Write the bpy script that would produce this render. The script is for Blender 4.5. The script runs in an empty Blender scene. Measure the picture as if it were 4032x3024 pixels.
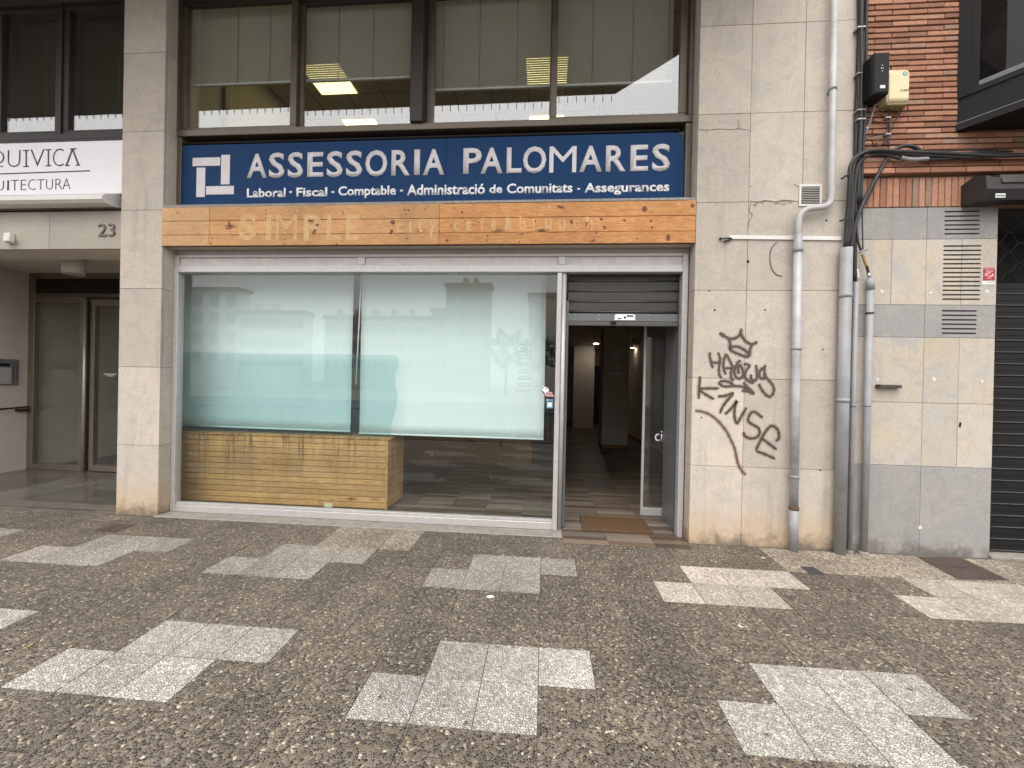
import bpy, bmesh, math, random
from mathutils import Vector, Matrix
random.seed(7)
R = math.radians
sc = bpy.context.scene
COL = sc.collection

# ------------------------------------------------------------------ camera
YAW, PITCH, ROLL = -0.07933694, -0.00389566, 0.02108136
CAM = Vector((0.0, -3.8363, 1.4800)); FPX = 1600.076; PW, PH = 4032.0, 3024.0
_f = Vector((math.sin(YAW)*math.cos(PITCH), math.cos(YAW)*math.cos(PITCH), math.sin(PITCH)))
_r0 = Vector((math.cos(YAW), -math.sin(YAW), 0)); _u0 = _r0.cross(_f)
_r = _r0*math.cos(ROLL) + _u0*math.sin(ROLL); _u = _u0*math.cos(ROLL) - _r0*math.sin(ROLL)
cd = bpy.data.cameras.new('camera'); cam = bpy.data.objects.new('camera', cd); COL.objects.link(cam)
cd.sensor_width = 36.0; cd.lens = FPX/PW*36.0; cd.clip_end = 600; cd.clip_start = 0.05
m = Matrix((( _r.x, _u.x, -_f.x, CAM.x), (_r.y, _u.y, -_f.y, CAM.y), (_r.z, _u.z, -_f.z, CAM.z), (0, 0, 0, 1)))
cam.matrix_world = m
sc.camera = cam

# ------------------------------------------------------------------ sky, sun, exposure
W = bpy.data.worlds.new('World'); sc.world = W; W.use_nodes = True
wn = W.node_tree; wn.nodes.clear()
wo = wn.nodes.new('ShaderNodeOutputWorld'); bg = wn.nodes.new('ShaderNodeBackground')
sky = wn.nodes.new('ShaderNodeTexSky'); sky.sky_type = 'NISHITA'; sky.sun_disc = False
sky.sun_elevation = R(62); sky.sun_rotation = R(195); sky.dust_density = 6.0; sky.air_density = 1.0
hs = wn.nodes.new('ShaderNodeHueSaturation'); hs.inputs['Saturation'].default_value = 0.10
mx = wn.nodes.new('ShaderNodeMix'); mx.data_type = 'RGBA'; mx.inputs[0].default_value = 0.80
# overcast dome: brighter towards the zenith
tc = wn.nodes.new('ShaderNodeTexCoord'); sp_ = wn.nodes.new('ShaderNodeSeparateXYZ'); wn.links.new(tc.outputs['Generated'], sp_.inputs[0])
cr_ = wn.nodes.new('ShaderNodeValToRGB'); cr_.color_ramp.elements[0].color = (0.60, 0.595, 0.61, 1); cr_.color_ramp.elements[1].color = (1.0, 0.985, 0.96, 1)
wn.links.new(sp_.outputs[2], cr_.inputs[0])
vm_ = wn.nodes.new('ShaderNodeVectorMath'); vm_.operation = 'SCALE'; vm_.inputs['Scale'].default_value = 15.5; wn.links.new(cr_.outputs[0], vm_.inputs[0]); wn.links.new(vm_.outputs[0], mx.inputs[7])
wn.links.new(sky.outputs[0], hs.inputs['Color']); wn.links.new(hs.outputs[0], mx.inputs[6])
wn.links.new(mx.outputs[2], bg.inputs[0]); bg.inputs[1].default_value = 0.12
wn.links.new(bg.outputs[0], wo.inputs[0])
sd = bpy.data.lights.new('sun', 'SUN'); sd.energy = 1.0; sd.angle = R(40); sd.color = (1.0, 0.96, 0.90)
sun = bpy.data.objects.new('sun', sd); COL.objects.link(sun)
_az = R(195); _el = R(62)
_dir = Vector((math.sin(_az)*math.cos(_el), math.cos(_az)*math.cos(_el), math.sin(_el)))
sun.rotation_euler = _dir.to_track_quat('Z', 'Y').to_euler(); sun.location = (0, -10, 20)
sc.view_settings.view_transform = 'Standard'; sc.view_settings.look = 'None'
sc.view_settings.exposure = 0.77; sc.view_settings.gamma = 1.0
sc.render.engine = 'CYCLES'
sc.cycles.use_denoising = True; sc.cycles.max_bounces = 6; sc.cycles.use_adaptive_sampling = True; sc.cycles.adaptive_threshold = 0.02; sc.cycles.transparent_max_bounces = 16
sc.cycles.diffuse_bounces = 3; sc.cycles.glossy_bounces = 3; sc.cycles.caustics_reflective = False; sc.cycles.caustics_refractive = False

# ------------------------------------------------------------------ pixel -> place helpers (photo pixels 4032x3024)
def ray(x, y): return _f + _r*((x-PW/2)/FPX) - _u*((y-PH/2)/FPX)
def fp(x, y, Y=0.0):
    d = ray(x, y); t = (Y-CAM.y)/d.y; p = CAM+d*t; return p.x, p.z
GA, GB = 0.045, 0.016
def gz(Y): return GA+GB*Y
def gs(x, y):
    d = ray(x, y); t = (GA+GB*CAM.y-CAM.z)/(d.z-GB*d.y); p = CAM+d*t; return p.x, p.y
def refl(x, y, Yo, g=0.19):
    d = ray(x, y); c = Vector((CAM.x, 2*g-CAM.y, CAM.z)); d2 = Vector((d.x, -d.y, d.z)); t = (Yo-c.y)/d2.y
    p = c+d2*t; return p.x, p.z
def in_view(p, mg=0.02):
    d = Vector(p)-CAM; z = d.dot(_f)
    if z < 0.1: return False
    return abs(d.dot(_r)/z*FPX/PW) < 0.5+mg and abs(d.dot(_u)/z*FPX/PH) < 0.5+mg

# ------------------------------------------------------------------ node helper
class G:
    def __init__(s, name):
        s.m = bpy.data.materials.new(name); s.m.use_nodes = True; s.t = s.m.node_tree; s.t.nodes.clear()
        s.out = s.t.nodes.new('ShaderNodeOutputMaterial')
    def n(s, typ, **k):
        nd = s.t.nodes.new(typ)
        for a, b in k.items(): setattr(nd, a, b)
        return nd
    def put(s, sock, v):
        if v is None: return
        if isinstance(v, bpy.types.NodeSocket): s.t.links.new(v, sock)
        elif isinstance(v, (tuple, list)):
            if len(v) == 3 and sock.type == 'RGBA': v = (*v, 1)
            sock.default_value = v
        else: sock.default_value = (v, v, v, 1) if sock.type == 'RGBA' else v
    def pos(s, sx=1, sy=1, sz=1, off=None):
        g = s.n('ShaderNodeNewGeometry'); v = g.outputs['Position']
        if (sx, sy, sz) != (1, 1, 1) or off is not None:
            mp = s.n('ShaderNodeMapping'); s.put(mp.inputs['Vector'], v); mp.inputs['Scale'].default_value = (sx, sy, sz)
            if off is not None: s.put(mp.inputs['Location'], off)
            v = mp.outputs[0]
        return v
    def rnd(s): return s.n('ShaderNodeObjectInfo').outputs['Random']
    def island(s): return s.n('ShaderNodeNewGeometry').outputs['Random Per Island']
    def noise(s, v, scale, detail=4, rough=0.55, dist=0.0):
        n = s.n('ShaderNodeTexNoise'); s.put(n.inputs['Vector'], v); s.put(n.inputs['Scale'], scale)
        n.inputs['Detail'].default_value = detail; n.inputs['Roughness'].default_value = rough; n.inputs['Distortion'].default_value = dist
        return n.outputs['Fac']
    def vor(s, v, scale, feature='F1', dim='3D', out='Distance', rand=1.0):
        n = s.n('ShaderNodeTexVoronoi', feature=feature, voronoi_dimensions=dim); s.put(n.inputs['Vector'], v); s.put(n.inputs['Scale'], scale)
        n.inputs['Randomness'].default_value = rand; return n.outputs[out]
    def ramp(s, fac, stops, interp='LINEAR'):
        n = s.n('ShaderNodeValToRGB'); cr = n.color_ramp; cr.interpolation = interp
        while len(cr.elements) < len(stops): cr.elements.new(0.5)
        for e, (p, c) in zip(cr.elements, stops):
            e.position = p; e.color = (c, c, c, 1) if isinstance(c, (int, float)) else (*c, 1)
        s.put(n.inputs[0], fac); return n.outputs[0]
    def mix(s, fac, a, b, blend='MIX'):
        n = s.n('ShaderNodeMix', data_type='RGBA', blend_type=blend); s.put(n.inputs[0], fac); s.put(n.inputs[6], a); s.put(n.inputs[7], b)
        return n.outputs[2]
    def math(s, op, a, b=None, c=None, clamp=False):
        n = s.n('ShaderNodeMath', operation=op, use_clamp=clamp); s.put(n.inputs[0], a)
        if b is not None: s.put(n.inputs[1], b)
        if c is not None: s.put(n.inputs[2], c)
        return n.outputs[0]
    def sep(s, v):
        n = s.n('ShaderNodeSeparateXYZ'); s.put(n.inputs[0], v); return n.outputs
    def comb(s, x, y, z):
        n = s.n('ShaderNodeCombineXYZ'); s.put(n.inputs[0], x); s.put(n.inputs[1], y); s.put(n.inputs[2], z); return n.outputs[0]
    def vadd(s, a, b):
        n = s.n('ShaderNodeVectorMath', operation='ADD'); s.put(n.inputs[0], a); s.put(n.inputs[1], b); return n.outputs[0]
    def bump(s, h, strength=0.3, dist=0.01):
        n = s.n('ShaderNodeBump'); s.put(n.inputs['Height'], h); n.inputs['Strength'].default_value = strength; n.inputs['Distance'].default_value = dist
        return n.outputs[0]
    def bsdf(s, col, rough=0.6, metal=0.0, normal=None, spec=0.5, **k):
        b = s.n('ShaderNodeBsdfPrincipled'); s.put(b.inputs['Base Color'], col); s.put(b.inputs['Roughness'], rough); s.put(b.inputs['Metallic'], metal)
        s.put(b.inputs['Normal'], normal); s.put(b.inputs['Specular IOR Level'], spec)
        for a, v in k.items(): s.put(b.inputs[a], v)
        return b.outputs[0]
    def done(s, sh): s.t.links.new(sh, s.out.inputs['Surface']); return s.m

def simple(name, col, rough=0.5, metal=0.0, var=0.12, scale=9.0, bump=0.0, rndvar=0.0, spec=0.5):
    g = G(name); p = g.pos()
    n = g.noise(p, scale, 5, 0.6)
    c = g.mix(1.0, col, g.ramp(n, [(0.25, 1-var), (0.75, 1+var)]), 'MULTIPLY')
    if rndvar: c = g.mix(1.0, c, g.ramp(g.rnd(), [(0, 1-rndvar), (1, 1+rndvar)]), 'MULTIPLY')
    rr = g.ramp(n, [(0.2, max(0.02, rough-0.08)), (0.8, min(1, rough+0.08))])
    nm = g.bump(g.noise(p, scale*14, 3), bump, 0.004) if bump else None
    return g.done(g.bsdf(c, rr, metal, nm, spec))

def stone_mat(name, base, warm, dark, rv=0.13, wall=True, grey=(0.40, 0.375, 0.35)):
    g = G(name); off = g.comb(g.math('MULTIPLY', g.rnd(), 37.0), g.math('MULTIPLY', g.rnd(), 11.0), g.math('MULTIPLY', g.rnd(), 23.0))
    p = g.vadd(g.pos(), off); pw = g.pos()
    n1 = g.noise(p, 2.6, 6, 0.62, 0.4); n2 = g.noise(p, 48, 5, 0.75); n3 = g.noise(p, 170, 3, 0.6)
    c = g.mix(g.ramp(n1, [(0.36, 0.0), (0.66, 1.0)]), base, warm)
    c = g.mix(g.ramp(n2, [(0.48, 0.0), (0.70, 0.50)]), c, dark)
    c = g.mix(g.ramp(n3, [(0.60, 0.0), (0.72, 0.35)]), c, dark)
    pores = g.vor(p, 120, 'F1'); c = g.mix(g.ramp(pores, [(0.06, 0.25), (0.14, 0.0)]), c, (0.10, 0.085, 0.07))
    n4 = g.noise(p, 6.5, 5, 0.7, 0.8); c = g.mix(g.ramp(n4, [(0.47, 0.0), (0.66, 0.60)]), c, grey)
    n5 = g.noise(g.vadd(p, (3.1, 1.7, 5.3)), 11.0, 5, 0.75, 0.3); c = g.mix(g.ramp(n5, [(0.60, 0.0), (0.74, 0.50)]), c, dark)
    c = g.mix(1.0, c, g.ramp(g.rnd(), [(0, 1-rv), (0.5, 1.0), (1, 1+rv*0.7)]), 'MULTIPLY')
    if wall:   # rising damp and splashed dirt above the pavement, ragged top edge
        z = g.sep(pw)[2]; zz = g.math('ADD', z, g.math('MULTIPLY', g.math('SUBTRACT', g.noise(pw, 5, 5, 0.65), 0.5), 0.5))
        if wall is True: c = g.mix(g.ramp(zz, [(0.08, 0.60), (0.46, 0.0)]), c, (0.52, 0.34, 0.17))
        z2 = g.math('ADD', z, g.math('MULTIPLY', g.math('SUBTRACT', g.noise(pw, 6, 6, 0.75), 0.5), 0.62))
        c = g.mix(g.ramp(z2, [(0.02, 0.75), (0.17, 0.0)]), c, (0.10, 0.085, 0.07))
        st = g.noise(g.pos(9, 9, 0.8), 1.0, 4, 0.6); c = g.mix(g.ramp(st, [(0.56, 0.0), (0.76, 0.34)]), c, (0.19, 0.165, 0.14))
    h = g.math('ADD', g.math('MULTIPLY', n2, 0.6), g.math('MULTIPLY', n3, 0.5))
    return g.done(g.bsdf(c, 0.82, 0, g.bump(h, 0.25, 0.004), 0.3))

def aggregate(name, stops, matrix, scale=82.0, light=False):
    g = G(name); pw = g.pos(); s = g.sep(pw)
    warp = g.noise(pw, 60, 2, 0.5)
    rn = g.rnd()
    v = g.comb(g.math('ADD', s[0], g.math('MULTIPLY', warp, 0.012)), g.math('ADD', s[1], g.math('MULTIPLY', warp, -0.010)), 0.0)
    v = g.vadd(v, g.comb(g.math('MULTIPLY', rn, 5.0), g.math('MULTIPLY', rn, 3.0), 0.0))
    nd = g.n('ShaderNodeTexVoronoi', feature='F1', voronoi_dimensions='2D'); g.put(nd.inputs['Vector'], v); nd.inputs['Scale'].default_value = scale
    ce = g.sep(nd.outputs['Color'])
    edge = g.vor(v, scale, 'DISTANCE_TO_EDGE', '2D')
    size = g.math('MULTIPLY', g.math('POWER', ce[1], 2.0), 0.17 if light else 0.11)
    e2 = g.math('SUBTRACT', edge, size)
    mask = g.ramp(e2, [(0.035, 0.0), (0.085, 1.0)])
    sc_ = g.ramp(ce[0], stops)
    sc_ = g.mix(1.0, sc_, g.ramp(g.noise(v, 260, 2), [(0.3, 0.85), (0.7, 1.15)]), 'MULTIPLY')
    c = g.mix(mask, matrix, sc_)
    big = g.noise(pw, 1.1, 5, 0.6); c = g.mix(1.0, c, g.ramp(big, [(0.3, 0.80), (0.7, 1.16)]), 'MULTIPLY')
    mid = g.noise(pw, 7, 4, 0.6); c = g.mix(1.0, c, g.ramp(mid, [(0.3, 0.90), (0.7, 1.10)]), 'MULTIPLY')
    c = g.mix(1.0, c, g.ramp(rn, [(0, 0.85), (0.5, 1.0), (1, 1.10)]), 'MULTIPLY')
    ds = g.noise(pw, 16, 5, 0.7); c = g.mix(g.ramp(ds, [(0.55, 0.0), (0.75, 0.35)]), c, (0.13, 0.11, 0.09))
    # trodden gum spots
    gum = g.n('ShaderNodeTexVoronoi', feature='F1', voronoi_dimensions='2D'); g.put(gum.inputs['Vector'], g.vadd(pw, g.comb(g.math('MULTIPLY', g.noise(pw, 40, 2), 0.03), 0.0, 0.0))); gum.inputs['Scale'].default_value = 5.0
    gm = g.math('MULTIPLY', g.ramp(gum.outputs['Distance'], [(0.030, 1.0), (0.070, 0.0)]), g.ramp(g.sep(gum.outputs['Color'])[2], [(0.70, 0.0), (0.95, 1.0)]))
    c = g.mix(g.math('MULTIPLY', gm, 0.8 if light else 0.4), c, (0.035, 0.032, 0.03))
    # dust in the light patches
    du = g.noise(pw, 2.3, 6, 0.7); c = g.mix(g.ramp(du, [(0.60, 0.0), (0.74, 0.30)]), c, (0.30, 0.27, 0.23))
    rough = g.mix(mask, 0.9, 0.52)
    return g.done(g.bsdf(c, rough, 0, g.bump(g.ramp(e2, [(0.02, 0.0), (0.22, 1.0)]), 0.7, 0.004), 0.4))

def wood_mat(name, light, mid, dark, ax='x', scale=1.0, knots=True, stain=0.0, gloss=0.55, obj=True):
    g = G(name)
    rn = g.rnd(); off = g.comb(g.math('MULTIPLY', rn, 31.0), g.math('MULTIPLY', rn, 17.0), g.math('MULTIPLY', rn, 9.0))
    p = g.vadd(g.pos(), off)
    mp = g.n('ShaderNodeMapping'); g.put(mp.inputs[0], p); mp.inputs['Scale'].default_value = (0.9*scale, 9*scale, 9*scale) if ax == 'x' else (9*scale, 0.9*scale, 9*scale)
    v = mp.outputs[0]
    n1 = g.noise(v, 1.4, 3, 0.5, 1.2)
    rings = g.math('FRACT', g.math('MULTIPLY', n1, 9.0)); rings = g.ramp(rings, [(0.0, 0.0), (0.75, 0.75), (0.92, 1.0), (1.0, 0.0)])
    fine = g.noise(v, 22, 4, 0.7)
    c = g.mix(rings, light, mid); c = g.mix(g.ramp(fine, [(0.42, 0.0), (0.72, 0.5)]), c, dark)
    if knots:
        mk = g.n('ShaderNodeMapping'); g.put(mk.inputs[0], p); mk.inputs['Scale'].default_value = (2.6, 7.5, 7.5)
        kd = g.n('ShaderNodeTexVoronoi', feature='F1'); g.put(kd.inputs['Vector'], mk.outputs[0]); kd.inputs['Scale'].default_value = 1.0
        sel = g.ramp(g.sep(kd.outputs['Color'])[0], [(0.50, 0.0), (0.55, 1.0)])
        c = g.mix(g.math('MULTIPLY', g.ramp(kd.outputs['Distance'], [(0.05, 0.9), (0.22, 0.0)]), sel), c, dark)
        c = g.mix(g.math('MULTIPLY', g.ramp(kd.outputs['Distance'], [(0.04, 0.95), (0.08, 0.0)]), sel), c, (0.05, 0.025, 0.012))
    c = g.mix(1.0, c, g.ramp(rn, [(0, 0.86), (1, 1.12)]), 'MULTIPLY')
    big = g.noise(g.pos(), 1.9, 5, 0.65); c = g.mix(1.0, c, g.ramp(big, [(0.28, 0.74), (0.7, 1.14)]), 'MULTIPLY')
    if stain:
        dr = g.noise(g.pos(16, 16, 0.8), 1.0, 5, 0.75); zz = g.sep(g.pos())[2]; c = g.mix(g.math('MULTIPLY', g.ramp(dr, [(0.52, 0.0), (0.62, stain)]), g.ramp(zz, [(0.30, 0.12), (0.80, 1.0)])), c, (0.10, 0.045, 0.015)); bl = g.noise(g.pos(), 3.2, 4, 0.6); c = g.mix(g.ramp(bl, [(0.50, 0.0), (0.70, 0.5)]), c, (0.30, 0.13, 0.04))
    return g.done(g.bsdf(c, gloss, 0, g.bump(fine, 0.12, 0.003), 0.4))

def glass_mat(name, tint=(0.86, 0.95, 0.92), r0=0.045, dirt=0.03):
    g = G(name)
    lw = g.n('ShaderNodeLayerWeight'); lw.inputs['Blend'].default_value = 0.5
    f5 = g.math('POWER', lw.outputs['Facing'], 5.0); fr = g.math('MULTIPLY_ADD', f5, 1-r0, r0, clamp=True)
    tr = g.n('ShaderNodeBsdfTransparent'); g.put(tr.inputs[0], tint)
    gl = g.n('ShaderNodeBsdfGlossy'); gl.inputs['Roughness'].default_value = 0.004; g.put(gl.inputs[0], (1, 1, 1))
    ms = g.n('ShaderNodeMixShader'); g.put(ms.inputs[0], fr); g.t.links.new(tr.outputs[0], ms.inputs[1]); g.t.links.new(gl.outputs[0], ms.inputs[2])
    df = g.n('ShaderNodeBsdfDiffuse'); g.put(df.inputs[0], (0.75, 0.74, 0.70))
    m2 = g.n('ShaderNodeMixShader'); p = g.pos()
    g.put(m2.inputs[0], g.math('MULTIPLY', g.ramp(g.noise(p, 3.5, 6, 0.7), [(0.4, 0.15), (0.75, 1.0)]), dirt))
    g.t.links.new(ms.outputs[0], m2.inputs[1]); g.t.links.new(df.outputs[0], m2.inputs[2])
    return g.done(m2.outputs[0])

def emit_mat(name, col, st):
    g = G(name); e = g.n('ShaderNodeEmission'); g.put(e.inputs[0], col); e.inputs[1].default_value = st; return g.done(e.outputs[0])

M = {}
M['stone'] = stone_mat('stone', (0.525, 0.47, 0.41), (0.58, 0.505, 0.42), (0.34, 0.29, 0.24))
M['stone_lintel'] = stone_mat('stone_lintel', (0.42, 0.385, 0.335), (0.48, 0.43, 0.36), (0.27, 0.24, 0.20), wall=False)
M['stone_beige'] = stone_mat('stone_beige', (0.50, 0.465, 0.42), (0.54, 0.455, 0.34), (0.33, 0.30, 0.27), 0.10, True, (0.36, 0.35, 0.345))
M['stone_grey'] = stone_mat('stone_grey', (0.31, 0.30, 0.295), (0.37, 0.35, 0.33), (0.21, 0.20, 0.19), 0.06, 'dirt', (0.27, 0.265, 0.26))
M['joint'] = simple('joint', (0.16, 0.14, 0.12), 0.95)
M['mortar'] = simple('mortar', (0.16, 0.11, 0.08), 0.95, var=0.25)
M['agg_dark'] = aggregate('agg_dark', [(0.0, (0.022, 0.018, 0.016)), (0.28, (0.042, 0.033, 0.028)), (0.5, (0.092, 0.070, 0.053)), (0.76, (0.165, 0.130, 0.098)), (0.93, (0.24, 0.19, 0.135)), (0.975, (0.40, 0.34, 0.24)), (1.0, (0.55, 0.49, 0.38))], (0.180, 0.154, 0.126))
M['agg_light'] = aggregate('agg_light', [(0.0, (0.35, 0.315, 0.275)), (0.3, (0.45, 0.42, 0.378)), (0.7, (0.55, 0.52, 0.478)), (1.0, (0.68, 0.655, 0.61))], (0.185, 0.163, 0.14), 88.0, True)
M['agg_tan'] = aggregate('agg_tan', [(0.0, (0.10, 0.08, 0.065)), (0.4, (0.25, 0.20, 0.15)), (0.75, (0.40, 0.34, 0.26)), (1.0, (0.58, 0.52, 0.42))], (0.24, 0.205, 0.165))
M['agg_dull'] = aggregate('agg_dull', [(0.0, (0.20, 0.17, 0.145)), (0.4, (0.31, 0.275, 0.235)), (0.8, (0.44, 0.40, 0.35)), (1.0, (0.62, 0.58, 0.52))], (0.21, 0.185, 0.16), 95.0, True)  # pale slabs of the far rows: duller stones, finer grain
M['agg_rose'] = aggregate('agg_rose', [(0.0, (0.34, 0.29, 0.245)), (0.4, (0.48, 0.42, 0.355)), (0.8, (0.60, 0.54, 0.47)), (1.0, (0.72, 0.68, 0.61))], (0.28, 0.24, 0.20), 80.0, True)
M['grout'] = simple('grout', (0.105, 0.088, 0.07), 0.95, var=0.45, scale=11)
M['asphalt'] = simple('asphalt', (0.05, 0.05, 0.052), 0.9, var=0.25, scale=30, bump=0.4)
M['concrete'] = simple('concrete', (0.27, 0.245, 0.215), 0.85, var=0.25, scale=14, bump=0.3)
M['plaster'] = simple('plaster', (0.58, 0.515, 0.445), 0.9, var=0.06, scale=5)
M['soffit'] = simple('soffit', (0.60, 0.555, 0.49), 0.9, var=0.06, scale=3)
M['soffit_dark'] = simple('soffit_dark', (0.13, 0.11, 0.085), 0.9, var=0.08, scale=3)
M['polished'] = simple('polished', (0.115, 0.105, 0.092), 0.22, var=0.3, scale=4, rndvar=0.28)
M['alu'] = simple('alu', (0.50, 0.48, 0.47), 0.42, 0.25, var=0.10, scale=16)
M['alu_panel'] = simple('alu_panel', (0.60, 0.57, 0.56), 0.5, 0.0, var=0.16, scale=6)
M['alu_dark'] = simple('alu_dark', (0.20, 0.20, 0.205), 0.45, 0.3, var=0.12)
M['bronze'] = simple('bronze', (0.125, 0.102, 0.078), 0.38, 0.35, var=0.12)
M['bronze_light'] = simple('bronze_light', (0.20, 0.165, 0.13), 0.36, 0.4, var=0.12)
M['bronze_dark'] = simple('bronze_dark', (0.035, 0.028, 0.023), 0.5, 0.2)
M['black'] = simple('black', (0.008, 0.008, 0.008), 0.55, spec=0.25)
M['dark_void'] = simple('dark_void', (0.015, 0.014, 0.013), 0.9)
M['shutter'] = simple('shutter', (0.048, 0.046, 0.041), 0.5, 0.2, var=0.15, scale=7)
M['shutter_lip'] = simple('shutter_lip', (0.095, 0.092, 0.085), 0.42, 0.3)
M['shutter_bar'] = simple('shutter_bar', (0.14, 0.15, 0.155), 0.45, 0.2)
M['shutter_black'] = simple('shutter_black', (0.013, 0.0125, 0.011), 0.55, 0.0, var=0.2, scale=6, spec=0.18)
M['shutter_edge'] = simple('shutter_edge', (0.05, 0.05, 0.047), 0.5, 0.2)
M['blue'] = simple('blue', (0.009, 0.042, 0.125), 0.5, var=0.07, scale=3, spec=0.12)
M['sign_white'] = simple('sign_white', (0.80, 0.79, 0.80), 0.45, var=0.03)
M['letter'] = simple('letter', (0.66, 0.63, 0.64), 0.5, var=0.07, scale=12)
M['letter_white'] = simple('letter_white', (0.84, 0.84, 0.85), 0.5, var=0.02)
M['putty'] = simple('putty', (0.64, 0.62, 0.59), 0.8, var=0.2, scale=60)
M['crack'] = simple('crack', (0.17, 0.145, 0.12), 0.95, var=0.3, scale=40)
M['ink'] = simple('ink', (0.055, 0.05, 0.055), 0.6)
M['pipe'] = simple('pipe', (0.43, 0.42, 0.415), 0.5, var=0.26, scale=6)
M['pipe_zinc'] = simple('pipe_zinc', (0.40, 0.40, 0.41), 0.5, 0.1, var=0.34, scale=5, bump=0.3)
M['pipe_grey'] = simple('pipe_grey', (0.29, 0.292, 0.30), 0.5, var=0.22, scale=6)
M['rust'] = simple('rust', (0.13, 0.055, 0.03), 0.85, var=0.3, scale=40)
M['cable'] = simple('cable', (0.022, 0.022, 0.023), 0.55, var=0.3, scale=20)
M['cable_grey'] = simple('cable_grey', (0.26, 0.26, 0.27), 0.6, var=0.25, scale=20)
M['brass'] = simple('brass', (0.35, 0.23, 0.07), 0.5, 0.5)
M['plastic_white'] = simple('plastic_white', (0.70, 0.68, 0.64), 0.5, var=0.06)
M['cream'] = simple('cream', (0.74, 0.64, 0.40), 0.5, var=0.09, scale=18)
M['cream_dirt'] = simple('cream_dirt', (0.30, 0.24, 0.12), 0.7, var=0.3, scale=30)
M['galv'] = simple('galv', (0.45, 0.45, 0.44), 0.4, 0.6)
M['blind'] = simple('blind', (0.82, 0.91, 0.90), 0.85, var=0.015, scale=2)
M['slat'] = simple('slat', (0.86, 0.87, 0.82), 0.45, var=0.03)
M['slat_brown'] = simple('slat_brown', (0.045, 0.037, 0.028), 0.5, var=0.05)
M['cord'] = simple('cord', (0.12, 0.12, 0.10), 0.8)
M['mat_coir'] = simple('mat_coir', (0.115, 0.062, 0.026), 0.95, var=0.25, scale=60, bump=0.8)
M['wall_in'] = simple('wall_in', (0.60, 0.52, 0.45), 0.85, var=0.04)
M['wall_office'] = simple('wall_office', (0.70, 0.66, 0.60), 0.85, var=0.03)
M['ceil_office'] = simple('ceil_office', (0.46, 0.43, 0.34), 0.9, var=0.04)
M['wood_trim'] = wood_mat('wood_trim', (0.42, 0.22, 0.075), (0.30, 0.13, 0.04), (0.15, 0.06, 0.02))
M['pine'] = wood_mat('pine', (0.70, 0.40, 0.17), (0.60, 0.30, 0.105), (0.20, 0.062, 0.018), knots=True)
M['pine_pale'] = wood_mat('pine_pale', (0.72, 0.45, 0.22), (0.64, 0.36, 0.16), (0.34, 0.14, 0.05), knots=False)
M['pine_dark'] = wood_mat('pine_dark', (0.63, 0.32, 0.11), (0.49, 0.195, 0.058), (0.13, 0.038, 0.012), knots=True)
M['counter_wood'] = wood_mat('counter_wood', (0.68, 0.425, 0.175), (0.54, 0.29, 0.10), (0.25, 0.10, 0.03), stain=0.85, gloss=0.40)
M['knot'] = simple('knot', (0.15, 0.055, 0.022), 0.6, var=0.3, scale=60)
M['screw'] = simple('screw', (0.55, 0.53, 0.50), 0.4, 0.6)
M['hole'] = simple('hole', (0.012, 0.008, 0.006), 0.9)
M['glass'] = glass_mat('glass', (0.95, 0.985, 0.98), 0.045, 0.006)
M['glass_up'] = glass_mat('glass_up', (0.965, 0.975, 0.965), 0.15, 0.010)
M['glass_door'] = glass_mat('glass_door', (0.95, 0.975, 0.96), 0.045)
M['glass_bay'] = glass_mat('glass_bay', (0.6, 0.58, 0.56), 0.02, 0.02)
M['red'] = simple('red', (0.36, 0.018, 0.045), 0.5)
M['pink'] = simple('pink', (0.72, 0.46, 0.44), 0.5)
M['sticker_blue'] = simple('sticker_blue', (0.13, 0.34, 0.46), 0.4)
M['sticker_navy'] = simple('sticker_navy', (0.05, 0.14, 0.24), 0.4)
M['plate_steel'] = simple('plate_steel', (0.085, 0.062, 0.053), 0.6, 0.3, var=0.25, scale=14, bump=0.6)
M['plate_dark'] = simple('plate_dark', (0.05, 0.052, 0.058), 0.55, 0.3)
M['awning'] = simple('awning', (0.028, 0.027, 0.027), 0.55)
M['awning_light'] = simple('awning_light', (0.07, 0.064, 0.060), 0.5)
M['anthracite'] = simple('anthracite', (0.013, 0.0128, 0.0125), 0.55, 0.0, spec=0.2)
M['litter'] = simple('litter', (0.75, 0.76, 0.76), 0.7)
M['leaf'] = simple('leaf', (0.30, 0.24, 0.08), 0.8, var=0.3, scale=60)
M['lamp_glow'] = emit_mat('lamp_glow', (1.0, 0.84, 0.30), 2.4); M['wall_glow'] = emit_mat('wall_glow', (1.0, 0.86, 0.62), 30.0)
M['down_glow'] = emit_mat('down_glow', (1.0, 0.90, 0.76), 60.0)
# brick
g = G('brick'); rn = g.rnd(); p = g.vadd(g.pos(), g.comb(g.math('MULTIPLY', rn, 19.0), 0.0, g.math('MULTIPLY', rn, 7.0)))
c = g.ramp(rn, [(0.0, (0.25, 0.128, 0.088)), (0.3, (0.37, 0.182, 0.118)), (0.6, (0.45, 0.228, 0.148)), (0.82, (0.50, 0.275, 0.185)), (1.0, (0.29, 0.205, 0.155))])
c = g.mix(g.ramp(g.noise(p, 26, 5, 0.7), [(0.40, 0.0), (0.75, 0.6)]), c, (0.22, 0.10, 0.065))
c = g.mix(g.ramp(g.noise(p, 9, 4, 0.6), [(0.55, 0.0), (0.8, 0.35)]), c, (0.55, 0.37, 0.28))
M['brick'] = g.done(g.bsdf(c, 0.9, 0, g.bump(g.noise(p, 110, 4, 0.7), 0.5, 0.004), 0.2))
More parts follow.
